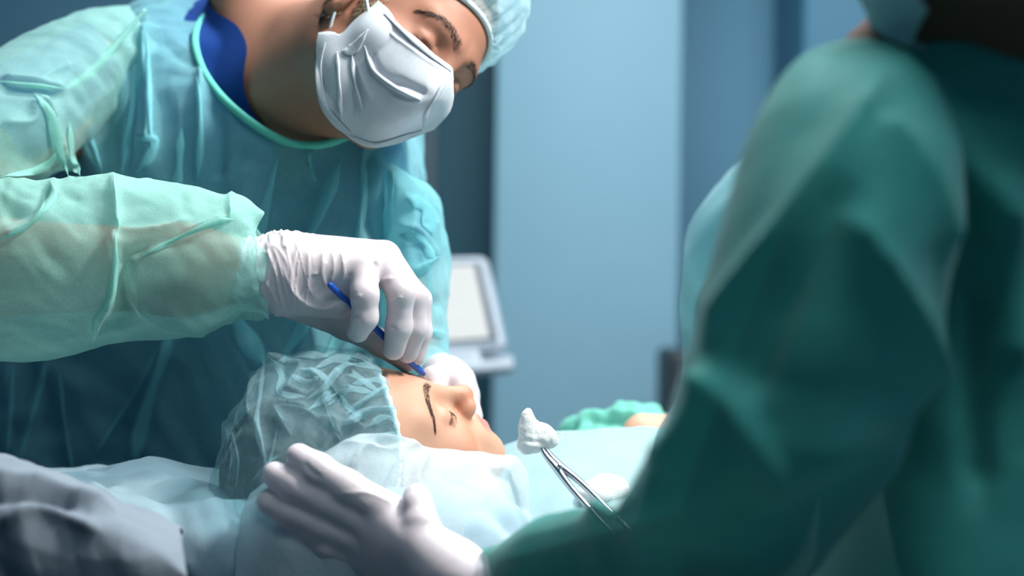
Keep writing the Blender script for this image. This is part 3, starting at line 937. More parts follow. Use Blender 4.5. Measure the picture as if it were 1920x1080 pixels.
# --- right sleeve: from the shoulder, round the elbow out of the picture, to the cuff
RR = [ring(285, 72, 2.06, 42, 60, 0.06), ring(215, 105, 2.03, 55, 84, 0.075), ring(135, 150, 1.99, 62, 92, 0.085), ring(55, 198, 1.94, 66, 100, 0.085), ring(-70, 275, 1.88, 75, 105, 0.085),
      ring(-200, 395, 1.80, 120, 10, 0.085), ring(-150, 490, 1.74, 40, -160, 0.08), ring(-20, 507, 1.71, 0, -172, 0.076), ring(110, 503, 1.70, -4, -171, 0.072),
      ring(212, 487, 1.70, 0, -160, 0.066), ring(332, 485, 1.695, -6, -141, 0.058), ring(436, 484, 1.69, -8, -118, 0.050), ring(480, 498, 1.69, -8, -106, 0.046), ring(496, 505, 1.69, -9, -97, 0.043)]
sl = [([(210,325),(218,400),(222,432)], 8, 9, 'sharp'), ([(222,432),(300,430),(360,415)], 5, 8, 'sharp'), ([(214,425),(216,500),(206,560),(178,598),(174,640)], 16, 11, 'sharp'),
      ([(226,475),(228,540),(240,610)], -14, 16, 'soft'), ([(220,480),(290,462),(360,440)], -8, 12, 'soft'), ([(262,480),(330,445),(400,420),(435,410)], 9, 12, 'sharp'),
      ([(100,330),(95,370),(60,420),(0,450)], 10, 14, 'sharp'), ([(100,350),(60,390),(0,400)], -9, 16, 'soft'),
      ([(430,362),(430,410)], 5, 6, 'sharp'), ([(430,360),(470,395),(488,415)], 6, 8, 'sharp'), ([(440,590),(470,600),(500,604)], -8, 10, 'soft'),
      ([(490,430),(480,500),(498,560)], -4, 12, 'soft'), ([(350,640),(400,600),(440,580)], 4, 8, 'sharp'), ([(240,560),(280,600),(330,622)], 5, 9, 'sharp'),
      ([(0,150),(60,158),(120,165)], 10, 9, 'sharp'), ([(0,165),(60,172),(110,178)], -9, 9, 'soft'), ([(70,170),(95,215),(110,280),(130,330)], 11, 9, 'sharp'),
      ([(62,180),(60,225),(0,235)], 7, 8, 'sharp'), ([(110,275),(80,315),(0,330)], 8, 9, 'sharp'), ([(135,120),(90,140),(75,155)], 4, 7, 'sharp')]
cuff_w = lambda V, r, c: 0.004 * np.clip((r - 0.9) * 10, 0, 1) * np.sin(c * 2 * math.pi * 5 + 1) + 0
cloth('sleeve', np.array(RR), 300, 200, M_sleeve, gown, flat=0.4, wk=0.8, lines=sl, crum=((16, 0.013, 21), (36, 0.004, 22)), extra=cuff_w, strips=[([(213,326),(220,400),(223,432)], 7, 0.003), ([(216,430),(216,500),(206,560),(178,598),(176,640)], 16, 0.004), ([(262,482),(330,448),(400,418),(440,410)], 14, 0.003), ([(96,335),(95,370),(60,415),(0,450)], 18, 0.004), ([(431,365),(432,412)], 4, 0.002), ([(62,172),(95,215),(110,280),(128,330)], 22, 0.004), ([(0,152),(60,160),(122,166)], 9, 0.004), ([(110,280),(80,315),(0,332)], 16, 0.004), ([(130,230),(138,300),(150,330)], 14, 0.003)], label='pale green see-through sleeve over the bent right forearm')
# seam from the neck opening to the armpit
sm = [P(272, 18, 1.985), P(225, 75, 1.965), P(175, 130, 1.935), P(125, 166, 1.90)]
V, F = tube(sm, [0.002, 0.0035, 0.0045, 0.002], 8, 40)
obj('seam', V, F, M_sleeve, gown)
# --- left sleeve (towards the monitor)
LL = [ring(712, 285, 2.03, -50, -46, 0.09), ring(745, 330, 1.985, -68, -30, 0.092), ring(762, 420, 1.975, -70, -4, 0.088), ring(770, 520, 1.97, -66, 4, 0.085),
      ring(772, 610, 1.965, -64, 8, 0.078), ring(782, 690, 1.95, -58, 20, 0.075), ring(800, 715, 1.90, -40, 40, 0.05), ring(820, 705, 1.87, -22, 40, 0.04)]
lstr = [([(706,272),(690,360),(680,460)], 12, 0.004), ([(735,300),(728,400),(705,500)], 14, 0.004), ([(760,370),(800,390),(812,440)], 26, 0.004), ([(745,440),(790,450),(815,490)], 18, 0.004), ([(735,530),(790,505),(825,480)], 16, 0.004), ([(760,640),(800,620),(832,632)], 12, 0.003), ([(690,480),(702,560),(690,640)], 16, 0.003)]
ll = [([(705,270),(690,360),(682,450)], 8, 8, 'sharp'), ([(722,300),(716,400),(700,500)], -9, 14, 'soft'), ([(760,360),(775,400),(770,440)], 7, 10, 'sharp'),
      ([(750,420),(790,440),(810,480)], 8, 9, 'sharp'), ([(730,520),(780,500),(820,470)], 7, 10, 'sharp'), ([(740,560),(790,580),(825,560)], -8, 14, 'soft'), ([(760,640),(800,620),(830,630)], 6, 10, 'sharp'),
      ([(690,480),(700,560),(690,640)], 7, 10, 'sharp')]
cloth('sleeve', np.array(LL), 150, 110, M_gown, gown, lines=ll, crum=((18, 0.012, 31), (40, 0.004, 32)), strips=lstr, flat=0.5, label='crumpled left sleeve beside the monitor')
# --- scrub sleeve seen through the gown at the right shoulder
cloth('scrub_sleeve', np.array([ring(215, 105, 2.04, 45, 66, 0.062), ring(135, 150, 2.0, 50, 72, 0.068), ring(55, 198, 1.95, 52, 78, 0.068), ring(0, 232, 1.92, 54, 80, 0.068)]), 40, 50, M_scrub, sroot, crum=((20, 0.006, 41),))

# --- right glove with the scalpel
w0, w1 = P(468, 508, 1.69), P(528, 512, 1.69)
palm = [(w0, w1, 0.0290, 0.0290),
        (P(535, 498, 1.70), P(712, 482, 1.735), 0.022, 0.0145), (P(535, 490, 1.69), P(718, 483, 1.715), 0.022, 0.0150),
        (P(535, 492, 1.685), P(708, 487, 1.695), 0.022, 0.0150), (P(530, 505, 1.68), P(684, 503, 1.678), 0.024, 0.0140),
        (P(530, 540, 1.685), P(632, 560, 1.69), 0.0235, 0.0185), (P(545, 548, 1.71), P(640, 585, 1.735), 0.021, 0.016)]
fingers = [[(P(680, 505, 1.676), 0.0138), (P(684, 553, 1.660), 0.0120), (P(684, 595, 1.664), 0.0113), (P(671, 622, 1.674), 0.0100)],
           [(P(712, 487, 1.695), 0.0148), (P(752, 550, 1.682), 0.0122), (P(748, 612, 1.690), 0.0115), (P(738, 655, 1.702), 0.0102)],
           [(P(722, 483, 1.715), 0.0148), (P(777, 556, 1.706), 0.0115), (P(779, 615, 1.712), 0.0108), (P(764, 662, 1.722), 0.0095)],
           [(P(718, 482, 1.735), 0.0140), (P(786, 562, 1.730), 0.0110), (P(788, 622, 1.735), 0.0104), (P(780, 668, 1.742), 0.0090)],
           [(P(560, 562, 1.72), 0.019), (P(650, 606, 1.742), 0.0150), (P(712, 643, 1.750), 0.0118), (P(762, 680, 1.753), 0.0092)]]
hc = [([(640,470),(645,510),(640,530)], 1.6, 4, 'sharp'), ([(606,470),(604,510),(612,540)], 1.5, 4, 'sharp'), ([(578,470),(578,520),(575,545)], 1.4, 4, 'sharp'), ([(585,515),(600,510),(612,490)], 1.2, 3, 'sharp'),
      ([(530,500),(545,540),(575,570),(610,578),(640,565)], 2.0, 5, 'sharp'), ([(655,520),(650,525),(645,535)], 1.4, 3, 'sharp'), ([(702,490),(706,500),(700,520)], -2.5, 4, 'soft'),
      ([(705,528),(720,524),(736,522)], 1.6, 4, 'sharp'), ([(662,562),(672,556),(678,553)], 1.5, 3, 'sharp'), ([(730,568),(745,560),(755,556)], 1.4, 3, 'sharp'), ([(732,612),(742,616)], -1.4, 3, 'soft'), ([(660,596),(672,592)], -1.2, 3, 'soft'),
      ([(560,455),(545,520),(552,560)], 1.3, 4, 'sharp'), ([(622,468),(626,500),(620,532)], 1.1, 3, 'sharp')]
glove('glove', palm, fingers, sroot, 0.0012, (P(470, 508, 1.69), P(640, 505, 1.69), 0.055), creases=hc)
# --- left glove steadying the far cheek
palm = [(P(800, 690, 1.95), P(832, 714, 1.87), 0.025, 0.022), (P(832, 714, 1.87), P(828, 710, 1.83), 0.019, 0.015), (P(838, 716, 1.87), P(850, 715, 1.83), 0.019, 0.015), (P(842, 724, 1.88), P(863, 724, 1.845), 0.019, 0.015)]
fingers = [[(P(826, 710, 1.83), 0.0145), (P(812, 712, 1.805), 0.0125), (P(816, 745, 1.795), 0.0115), (P(826, 775, 1.79), 0.010)],
           [(P(846, 712, 1.83), 0.0145), (P(858, 722, 1.810), 0.0130), (P(868, 760, 1.800), 0.0120), (P(874, 795, 1.795), 0.0105)],
           [(P(860, 718, 1.845), 0.0140), (P(872, 735, 1.83), 0.0120), (P(880, 778, 1.82), 0.0115), (P(882, 810, 1.81), 0.010)],
           [(P(868, 712, 1.86), 0.0120), (P(878, 740, 1.855), 0.0105), (P(884, 780, 1.845), 0.0100), (P(884, 805, 1.84), 0.009)],
           [(P(825, 700, 1.87), 0.0150), (P(806, 730, 1.84), 0.0125), (P(802, 760, 1.82), 0.0100)]]
glove('glove', palm, fingers, sroot, 0.0020)

# --- mask
MK = A([(718,15,1.815),(745,42,1.783),(775,68,1.765),(805,95,1.755),(832,115,1.750),(848,128,1.760),(850,140,1.785),(842,150,1.83)],
       [(696,45,1.812),(725,75,1.775),(760,103,1.755),(795,125,1.742),(825,142,1.738),(843,155,1.748),(850,165,1.78),(842,175,1.83)],
       [(676,72,1.815),(700,105,1.775),(735,135,1.752),(775,160,1.735),(808,178,1.730),(830,184,1.745),(848,184,1.78),(848,192,1.83)],
       [(650,92,1.82),(672,130,1.782),(708,170,1.757),(750,196,1.740),(785,209,1.737),(812,206,1.752),(838,206,1.785),(844,208,1.83)],
       [(632,92,1.825),(638,150,1.795),(668,205,1.773),(715,232,1.757),(755,238,1.755),(793,230,1.768),(822,228,1.795),(832,224,1.835)],
       [(605,70,1.82),(591,130,1.80),(605,209,1.79),(655,258,1.785),(700,276,1.780),(754,266,1.79),(800,248,1.81),(815,242,1.84)])
ml = [([(684,80),(700,128),(735,160),(785,186)], 5, 5, 'sharp'), ([(690,95),(712,140),(750,165)], -4, 8, 'soft'), ([(655,98),(662,150),(678,205)], 4, 5, 'sharp'), ([(672,110),(682,150),(700,190)], 3, 5, 'sharp'),
      ([(628,95),(634,150),(640,220)], 3.5, 5, 'sharp'), ([(710,45),(770,92),(840,142)], 1.5, 3, 'sharp'), ([(722,30),(775,78),(845,132)], 1.2, 2.5, 'sharp'), ([(835,145),(815,180),(800,205),(793,232)], 3, 5, 'sharp'),
      ([(740,150),(785,170),(800,176)], -4, 8, 'soft'), ([(730,180),(765,190),(790,192)], 3, 7, 'sharp')]
mask = cloth('mask', MK, 110, 130, M_mask, sroot, closed=False, lines=ml, crum=((30, 0.003, 51),), solid=0.0006, outside=(f_surgeon, 0.0035), strips=[([(720,24),(775,74),(846,134)], 9, 0.001), ([(610,80),(597,130),(610,200),(656,250)], 10, 0.001), ([(655,256),(700,271),(752,261),(792,244)], 8, 0.001), ([(640,96),(662,92),(690,55)], 16, 0.002), ([(683,85),(700,132),(740,165),(790,188)], 9, 0.003), ([(632,96),(635,150),(640,225)], 7, 0.002), ([(660,100),(664,150),(680,210)], 6, 0.002), ([(838,145),(820,180),(800,210),(794,240)], 6, 0.002)], flat=0.5)
ear = FS.w((0.082, -0.02, 0.01))
for a, b in (((608, 88, 1.828), (-6, 0)), ((692, 48, 1.805), (8, 0))):
    p0 = P(*a)
    V, F = tube([p0 + np.array([0, -0.003, -0.006]), p0 + np.array([0.001, -0.004, 0.0]), 0.5 * p0 + 0.5 * ear + np.array([b[0] * 0.0005, -0.014, 0.0]), ear + np.array([0, -0.004, 0.01])], 0.0017, 8, 24)
    obj('ear_loop', V, F, M_loop, mask)
# --- cap: elastic edge round the hairline, puffed crown
def cap_rings(fr, edge, steps, n=20):
    e = crom(np.array(edge, float), n, True)
    return e
edge = [(0, 0.090, 0.068), (0.045, 0.075, 0.060), (0.073, 0.035, 0.040), (0.083, -0.015, 0.022), (0.076, -0.065, -0.005), (0.045, -0.098, -0.025), (0, -0.105, -0.030)]
edge = edge + [(-x, y, z) for x, y, z in edge[-2:0:-1]]
e, en = project(fl, crom(np.array(edge), 24, True)); e = e + en * 0.0025
axis = np.array([0, -0.35, 0.93]); ec = e.mean(0)
rows = [e]
for k, (sc, up) in enumerate(((1.13, 0.018), (1.20, 0.045), (1.10, 0.078), (0.78, 0.100), (0.36, 0.110), (0.03, 0.112))):
    rows.append(ec + (e - ec) * sc + axis * up)
CR = np.array([FS.w(r) for r in rows])
def pleat(nf, amp, ln, seed):
    def f(V, r, c):
        return amp * np.exp(-r / ln) * (np.abs(np.sin(c * math.pi * nf + 1.5 * vnoise(V, 25, seed))) - 0.5) * np.clip(r * 40, 0, 1)
    return f
cap = cloth('cap', CR, 110, 220, M_cap2, sroot, crum=((26, 0.012, 61), (60, 0.004, 62)), extra=pleat(34, 0.010, 0.25, 63), solid=0.0)
V, F = tube(np.concatenate([crom(CR[0], 110, True), crom(CR[0], 110, True)[:1]]), 0.0030, 6, caps=False)
obj('elastic_edge', V, F, M_capband, cap)

# ================================================================== PATIENT
proot = thing('person', P(1000, 1000, 1.9), 'patient lying face up with eyes shut and head in a clear cap', 'person')
def f_patient(p):
    d = head_sdf(FP.q(p), fem=1.0) * FP.s
    d = smin(d, sd_cap(p, FP.w((0, -0.015, -0.06)), P(985, 1010, 1.86), 0.046, 0.050), 0.03)
    d = smin(d, sd_cap(p, P(1075, 1015, 1.87), P(1500, 1000, 2.02), 0.070, 0.095), 0.07)
    d = smin(d, sd_cap(p, P(1090, 1060, 1.76), P(1110, 1000, 2.05), 0.05, 0.05), 0.05)
    d = smin(d, sd_cap(p, P(1060, 930, 2.08), P(1330, 840, 2.12), 0.045, 0.036), 0.03)
    d = smin(d, sd_cap(p, P(1330, 840, 2.12), P(1205, 812, 2.10), 0.034, 0.022), 0.02)
    return d
PL = (lin((198, 150, 124)), lin((190, 112, 108)), lin((200, 112, 78)), 0.5, lin((105, 76, 62)))
V, F, tone = body_mesh(f_patient, P(480, 1200, 1.5) - [0, 0, 0.05], P(1720, 640, 2.2) + [0, 0, 0.05], 0.0024, FP, *PL)
obj('body', V, F, M_skin, proot, tone=tone)
fl = lambda p: head_sdf(p, fem=1.0)
for s in (-1, 1):
    Vb, Fb = brow_strands(FP, s, 480, fl, 17 + s, thick=0.0050, rad=0.00016)
    obj('eyebrow', Vb, Fb, M_browdark, proot, kind='stuff')
    Vb, Fb = lash_strands(FP, s, 60, fl, 19 + s)
    obj('eyelashes', Vb, Fb, M_hairblack, proot, kind='stuff')
def f_hair(p):
    q = FP.q(p)
    d = sd_ell(q, (0, -0.008, 0.036), (0.078, 0.094, 0.086)) * FP.s
    pl = (q @ np.array([0, 0.645, -0.765], q.dtype)) + 0.010
    d = smax(d, pl * FP.s, 0.01)
    d = smin(d, sd_ell(p, P(575, 868, 1.685), (0.062, 0.070, 0.064)), 0.03)
    d = smin(d, sd_ell(p, P(512, 905, 1.68), (0.038, 0.052, 0.046)), 0.04)
    return d
V, F = surf(f_hair, P(560, 900, 1.7) - 0.2, P(560, 900, 1.7) + 0.2, 0.003)
N = vnormals(V, F); q = FP.q(V)
V = V + N * (0.0035 * np.abs(np.sin(40 * np.arctan2(q[:, 0], q[:, 1]) + 4 * vnoise(V, 30, 3))))[:, None]
obj('hair', V, F, M_hairblack, proot)
# --- cap
edge = [(0, 0.0880, 0.083), (0.047, 0.071, 0.075), (0.0770, 0.032, 0.045), (0.085, -0.018, 0.018), (0.074, -0.065, -0.015), (0.045, -0.098, -0.035), (0, -0.105, -0.040)]
edge = edge + [(-x, y, z) for x, y, z in edge[-2:0:-1]]
e, en = project(lambda p: head_sdf(p, fem=1.0), crom(np.array(edge), 24, True)); e = FP.w(e + en * 0.003)
# turn the ring so that it starts at the top and runs the way ring() does
def ring_like(e, ref):
    best = None
    for rev in (0, 1):
        ee = e[::-1] if rev else e
        for k in range(len(ee)):
            r = np.roll(ee, k, 0)
            c = np.sum((r - r.mean(0) - (ref - ref.mean(0))) ** 2)
            if best is None or c < best[0]: best = (c, r)
    return best[1]
K = [ring(700, 826, 1.72, -16, -166, 0.100, 24), ring(628, 850, 1.705, -16, -192, 0.112, 24), ring(530, 862, 1.69, -14, -196, 0.112, 24),
     ring(463, 890, 1.685, 4, -154, 0.098, 24), ring(412, 925, 1.68, 8, -100, 0.066, 24), ring(384, 940, 1.68, 2, -8, 0.006, 24)]
e = ring_like(e, K[0])
CP = np.array([e, 0.62 * e + 0.38 * K[0] + (e - e.mean(0)) * 0.09] + K)
capl = [([(490,690),(480,760),(500,840),(498,900)], 9, 7, 'sharp'), ([(520,755),(560,765),(600,785),(690,800)], 7, 7, 'sharp'), ([(570,700),(600,740),(625,800),(640,830)], 8, 7, 'sharp'), ([(515,765),(535,800),(545,815)], 7, 6, 'sharp'),
        ([(500,670),(560,690),(540,730),(575,745),(610,720),(640,690)], 8, 8, 'sharp'), ([(590,690),(640,672),(700,690)], 8, 7, 'sharp'), ([(660,770),(700,740),(720,720)], 8, 7, 'sharp'), ([(640,800),(690,770),(740,765)], 8, 8, 'sharp'),
        ([(430,790),(445,860),(440,930)], 7, 8, 'sharp'), ([(470,880),(510,840),(540,780)], 6, 7, 'sharp'), ([(620,720),(660,760),(690,800)], -8, 12, 'soft'), ([(540,690),(520,720),(505,750)], -8, 10, 'soft')]
cstr = [([(495,672),(487,740),(482,800),(502,880)], 20, 0.004), ([(502,668),(530,700),(525,735),(575,745)], 30, 0.005), ([(520,680),(560,665),(620,668)], 26, 0.003), ([(575,748),(610,725),(640,690),(690,680)], 28, 0.005),
        ([(590,690),(640,672),(720,695)], 34, 0.004), ([(640,800),(690,770),(745,765)], 30, 0.004), ([(600,735),(625,800),(642,832)], 9, 0.003), ([(515,765),(535,798),(548,816)], 12, 0.003), ([(520,757),(570,765),(600,785)], 7, 0.003),
        ([(650,775),(690,745),(730,725)], 26, 0.005), ([(690,800),(720,782),(748,790)], 24, 0.004), ([(660,720),(700,712),(735,715)], 26, 0.004), ([(520,800),(510,850),(500,880)], 8, 0.002), ([(610,760),(630,752),(655,735)], 10, 0.003),
        ([(432,800),(446,860),(442,915)], 9, 0.003), ([(540,700),(575,715),(600,705)], 18, 0.004), ([(575,770),(640,730),(700,735)], 36, 0.003), ([(690,830),(725,815),(760,822)], 26, 0.003), ([(470,905),(500,870),(530,850)], 8, 0.002), ([(625,690),(660,700),(712,735)], 30, 0.003), ([(560,690),(600,700),(650,760),(690,790)], 22, 0.003)]
pcap = cloth('cap', CP, 200, 300, M_cap, proot, pin=True, lines=capl, crum=((17, 0.020, 71, 4), (40, 0.004, 72, 5)), extra=pleat(26, 0.010, 0.12, 73), strips=cstr, flat=0.15, wk=0.45)
CQ = CP.copy(); CQ[1:] = CP[1:].mean(1, keepdims=True) + (CP[1:] - CP[1:].mean(1, keepdims=True)) * 0.93
cloth('cap_inner_fold', CQ[:-1], 110, 200, M_cap, pcap, pin=True, crum=((22, 0.020, 76, 4), (50, 0.005, 77, 4)))
ee = crom(CP[0], 160, True)
V, F = tube(np.concatenate([ee, ee[:1]]), 0.0036 + 0.0010 * np.sin(np.arange(161) * 1.9), 6, caps=False)
obj('elastic_edge', V, F, M_capband, pcap)
# rolled-up sleeve on the far forearm
def f_roll(p):
    d = sd_ell(p, P(1150, 818, 2.16), (0.050, 0.045, 0.028))
    return smin(d, sd_ell(p, P(1200, 806, 2.15), (0.032, 0.04, 0.032)), 0.03)
V, F = surf(f_roll, P(1150, 800, 2.16) - 0.1, P(1150, 800, 2.16) + 0.13, 0.003)
N = vnormals(V, F)
V = V + N * (0.040 * crumple(V, 16, 81, 4) + 0.012 * crumple(V, 40, 82, 4))[:, None]
obj('gown_sleeve', V, F, mat_sheer('sleeve_mint', rgba(125, 210, 190), see=0.05, trans=0.3), proot, label='bunched mint green sleeve on the far forearm')

# ================================================================== CLOTHS ON AND AROUND THE PATIENT
TOPZ = 0.965
def sdf_obj(name, f, c, r, h, mat, parent=None, disp=None, it=2, **kw):
    r = np.broadcast_to(np.asarray(r, float), (3,))
    V, F = surf(f, np.array(c) - r, np.array(c) + r, h)
    V = smooth(V, F, it, 0.45)
    if disp is not None:
        N = vnormals(V, F); V = V + N * disp(V)[:, None]
    return obj(name, V, F, mat, parent, **kw)

def sd_rbox(p, c, s, r):
    q = np.abs(p - np.asarray(c, np.float32)) - (np.asarray(s, np.float32) - r)
    return np.linalg.norm(np.maximum(q, 0), axis=1) + np.minimum(q.max(1), 0) - r

# operating table
tb = thing('operating_table', (0.3, 1.72, 0), 'operating table with black padded top under the patient and drapes', 'table')
V, F = box((0.35, 1.74, TOPZ - 0.04), (2.0, 0.36, 0.07)); obj('padded_top', V, F, mat_plain('black_vinyl', rgba(30, 32, 36), rough=0.5), tb, smooth=False, bevel=0.02)
V, F = box((0.35, 1.72, TOPZ - 0.095), (1.9, 0.34, 0.04)); obj('frame', V, F, M_steel, tb, smooth=False, bevel=0.005)
V, F = box((0.45, 1.72, 0.46), (0.28, 0.26, 0.84)); obj('column', V, F, M_frame, tb, smooth=False, bevel=0.02)
V, F = box((0.45, 1.72, 0.05), (0.9, 0.40, 0.10)); obj('base', V, F, M_frame, tb, smooth=False, bevel=0.02)

# pillow under the head
pc = P(470, 985, 1.80)
sdf_obj('pillow', lambda p: smin(sd_rbox(p, (pc[0], pc[1] - 0.06, TOPZ + 0.050), (0.27, 0.165, 0.050), 0.048), sd_ell(p, P(290, 925, 1.77), (0.065, 0.06, 0.030)), 0.03), (pc[0], pc[1] - 0.04, TOPZ + 0.055), (0.31, 0.25, 0.12), 0.005,
        mat_plain('pillow_cotton', rgba(156, 182, 194), rough=0.9, nscale=300, var=0.05, bump=0.2, spec=0.2), disp=lambda V: 0.030 * crumple(V, 9, 91, 5) + 0.010 * crumple(V, 22, 92, 5),
        label='pale blue pillow on the table under the capped head', cat='pillow')
# grey blanket heap, nearest the camera at the left
BK = A([(-260,868,1.64),(-100,876,1.63),(0,888,1.61),(95,910,1.59),(175,935,1.57),(250,962,1.56),(340,1015,1.55)],
       [(-260,838,1.53),(-100,848,1.50),(0,860,1.48),(95,889,1.46),(170,917,1.45),(238,946,1.45),(330,1005,1.45)],
       [(-260,905,1.44),(-100,912,1.42),(0,922,1.40),(95,942,1.39),(180,966,1.385),(262,1005,1.385),(345,1065,1.39)],
       [(-260,1060,1.41),(-100,1065,1.39),(0,1070,1.375),(95,1075,1.37),(185,1085,1.37),(270,1100,1.37),(350,1130,1.38)],
       [(-260,1450,1.42),(-100,1450,1.39),(0,1450,1.37),(95,1450,1.365),(185,1450,1.365),(270,1450,1.365),(355,1450,1.38)])
cloth('blanket', BK, 110, 120, mat_plain('grey_wool', rgba(122, 132, 142), rough=0.95, nscale=250, var=0.08, bump=0.3, spec=0.1), None, closed=False, solid=0.004,
      lines=[([(-60,905),(30,900),(110,915),(215,960)], 12, 14, 'sharp'), ([(-60,940),(60,930),(150,945)], -10, 16, 'soft'), ([(0,990),(80,960),(190,1000)], 10, 14, 'sharp')], crum=((10, 0.020, 95, 5), (24, 0.006, 96, 5)),
      label='crumpled grey blanket at the head end, nearest the camera on the left', cat='blanket')

# drape over the patient's body
rows = []
for x, cz, ny in ((-0.035, 1.072, 1.69), (0.03, 1.098, 1.67), (0.10, 1.105, 1.66), (0.25, 1.115, 1.65), (0.5, 1.13, 1.65), (0.8, 1.12, 1.65), (1.1, 1.09, 1.65), (1.3, 1.08, 1.65)):
    rows.append([(x, ny - 0.135, 0.72), (x, ny - 0.130, 0.86), (x, ny - 0.11, 0.955), (x, ny - 0.05, cz - 0.085), (x, ny + 0.03, cz - 0.045), (x, ny + 0.13, cz - 0.008), (x, ny + 0.22, cz + 0.002), (x, ny + 0.33, cz - 0.012), (x, ny + 0.42, cz - 0.04), (x, ny + 0.46, 0.97), (x, ny + 0.48, 0.86), (x, ny + 0.49, 0.72)])
cloth('surgical_drape', np.array(rows), 150, 150, M_drape, None, closed=False, crum=((6, 0.020, 101), (15, 0.009, 102)),
      label='pale green blue drape spread over the patient\'s body', cat='drape')

# thin sheet over the near side of the head and neck
SHT = A([(470,925,1.592),(530,880,1.585),(605,848,1.588),(660,826,1.598),(715,818,1.615),(762,826,1.636),(797,839,1.652),(855,843,1.678),(925,850,1.712),(958,853,1.732),(972,858,1.80),(985,862,1.90)],
        [(456,960,1.580),(520,925,1.570),(590,890,1.568),(650,872,1.570),(710,872,1.582),(765,878,1.598),(808,885,1.615),(865,884,1.640),(935,884,1.676),(974,886,1.710),(992,892,1.78),(1005,896,1.88)],
        [(446,1005,1.572),(520,985,1.560),(590,968,1.556),(650,962,1.556),(715,962,1.560),(770,962,1.570),(820,962,1.582),(880,958,1.602),(945,950,1.640),(982,945,1.690),(1003,942,1.76),(1018,940,1.86)],
        [(440,1090,1.566),(520,1085,1.552),(590,1080,1.548),(650,1078,1.548),(715,1078,1.550),(770,1078,1.556),(825,1078,1.564),(890,1075,1.580),(952,1065,1.615),(988,1060,1.675),(1010,1055,1.74),(1025,1050,1.84)],
        [(440,1300,1.562),(520,1300,1.548),(590,1300,1.544),(650,1300,1.544),(715,1300,1.546),(770,1300,1.552),(825,1300,1.560),(890,1300,1.575),(955,1290,1.61),(990,1290,1.67),(1012,1290,1.74),(1028,1290,1.84)])
shl = [([(640,835),(700,845),(760,842),(790,838)], 5, 8, 'sharp'), ([(655,830),(700,818),(750,825),(785,845)], 5, 10, 'soft'), ([(700,832),(740,830),(770,836)], -5, 8, 'soft'), ([(655,880),(675,850),(720,835)], 4, 6, 'sharp'), ([(672,850),(670,890),(675,930)], 3, 5, 'sharp'),
       ([(800,850),(780,890),(790,940)], 5, 12, 'soft'), ([(955,860),(945,900),(955,960)], 6, 12, 'soft'), ([(740,860),(720,900),(700,940)], 3, 7, 'sharp')]
cloth('head_sheet', SHT, 150, 190, M_sheet, None, closed=False, lines=shl, crum=((14, 0.007, 111), (34, 0.0025, 112)),
      label='thin whitish sheet drawn over the near cheek and neck below the cap', cat='sheet')

# ================================================================== INSTRUMENTS
# scalpel with blue handle, in the surgeon's right hand
a, b = P(616, 532, 1.659), P(800, 707, 1.7505)
sc = thing('scalpel', b, 'slim blue handled scalpel between the surgeon\'s gloved fingers', 'scalpel')
dv = (b - a) / np.linalg.norm(b - a)
sv = np.cross(dv, (0, 1, 0)); sv /= np.linalg.norm(sv); tv = np.cross(dv, sv)
prof = [(0.0, 0.0018, 0.0012), (0.02, 0.0028, 0.0016), (0.5, 0.0032, 0.0018), (0.82, 0.0034, 0.0020), (0.93, 0.0030, 0.0018), (0.975, 0.0018, 0.0012)]
L = np.linalg.norm(b - a)
V = np.concatenate([a + dv * L * t + np.array([(math.cos(k) * sv * w + math.sin(k) * tv * d2) for k in np.linspace(0, 2 * math.pi, 10, endpoint=False)]) for t, w, d2 in prof])
F = [tuple(f) for f in gridfaces(len(prof), 10, True)] + [tuple(range(10))[::-1], tuple(range(50, 60))]
obj('handle', V, F, M_blue, sc)
bl = [a + dv * L * 0.93 + sv * 0.0012, a + dv * L * 0.93 - sv * 0.0012, a + dv * L * 1.02 - sv * 0.0016, a + dv * (L + 0.0075) + sv * 0.0008, a + dv * L * 1.0 + sv * 0.0018]
V = np.concatenate([np.array(bl) + tv * 0.0003, np.array(bl) - tv * 0.0003])
F = [(0, 1, 2, 3, 4), (9, 8, 7, 6, 5)] + [(k, (k + 1) % 5, 5 + (k + 1) % 5, 5 + k) for k in range(5)]
obj('blade', V, F, M_steel, sc, smooth=False)

# forceps holding a gauze swab
fc = thing('forceps', P(1048, 876, 1.655), 'shiny steel forceps gripping a gauze swab', 'forceps')
fa = [P(1006, 795, 1.662), P(1010, 815, 1.662), P(1022, 846, 1.660), P(1046, 875, 1.655), P(1078, 908, 1.648), P(1120, 952, 1.638), P(1185, 1020, 1.62), P(1215, 1055, 1.612)]
off = P(1057, 868, 1.655) - P(1046, 875, 1.655)
for k, (o0, o1) in enumerate(((-0.25, -0.75), (0.25, 0.75))):
    pth = [p + off * (o0 if i < 3 else (o0 * 1.2 if i == 3 else o1 * (1 + 0.25 * (i - 4)))) + np.array([0, (k - 0.5) * 0.003, 0]) for i, p in enumerate(fa)]
    V, F = tube(pth, [0.0009, 0.0014, 0.0024, 0.0036, 0.0031, 0.0028, 0.0027, 0.0027], 12, 60)
    arm = obj('arm', V, F, M_steel, fc)
    c = pth[-1] + (pth[-1] - pth[-2]) / np.linalg.norm(pth[-1] - pth[-2]) * 0.012
    th = np.linspace(0, 2 * math.pi, 25)
    u1 = np.array([0.7, 0, 0.7]); u2 = np.array([0.7, 0, -0.7])
    V, F = tube([c + 0.012 * (math.cos(t) * u1 + math.sin(t) * u2) for t in th], 0.0023, 8, caps=False)
    obj('finger_ring', V, F, M_steel, arm)
V, F = revolve(P(1049, 874, 1.650), (0, -1, 0), [(0.0022, -0.004), (0.0024, 0.0035), (0.0018, 0.0045)], 16)
obj('pivot', V, F, M_steel, fc)

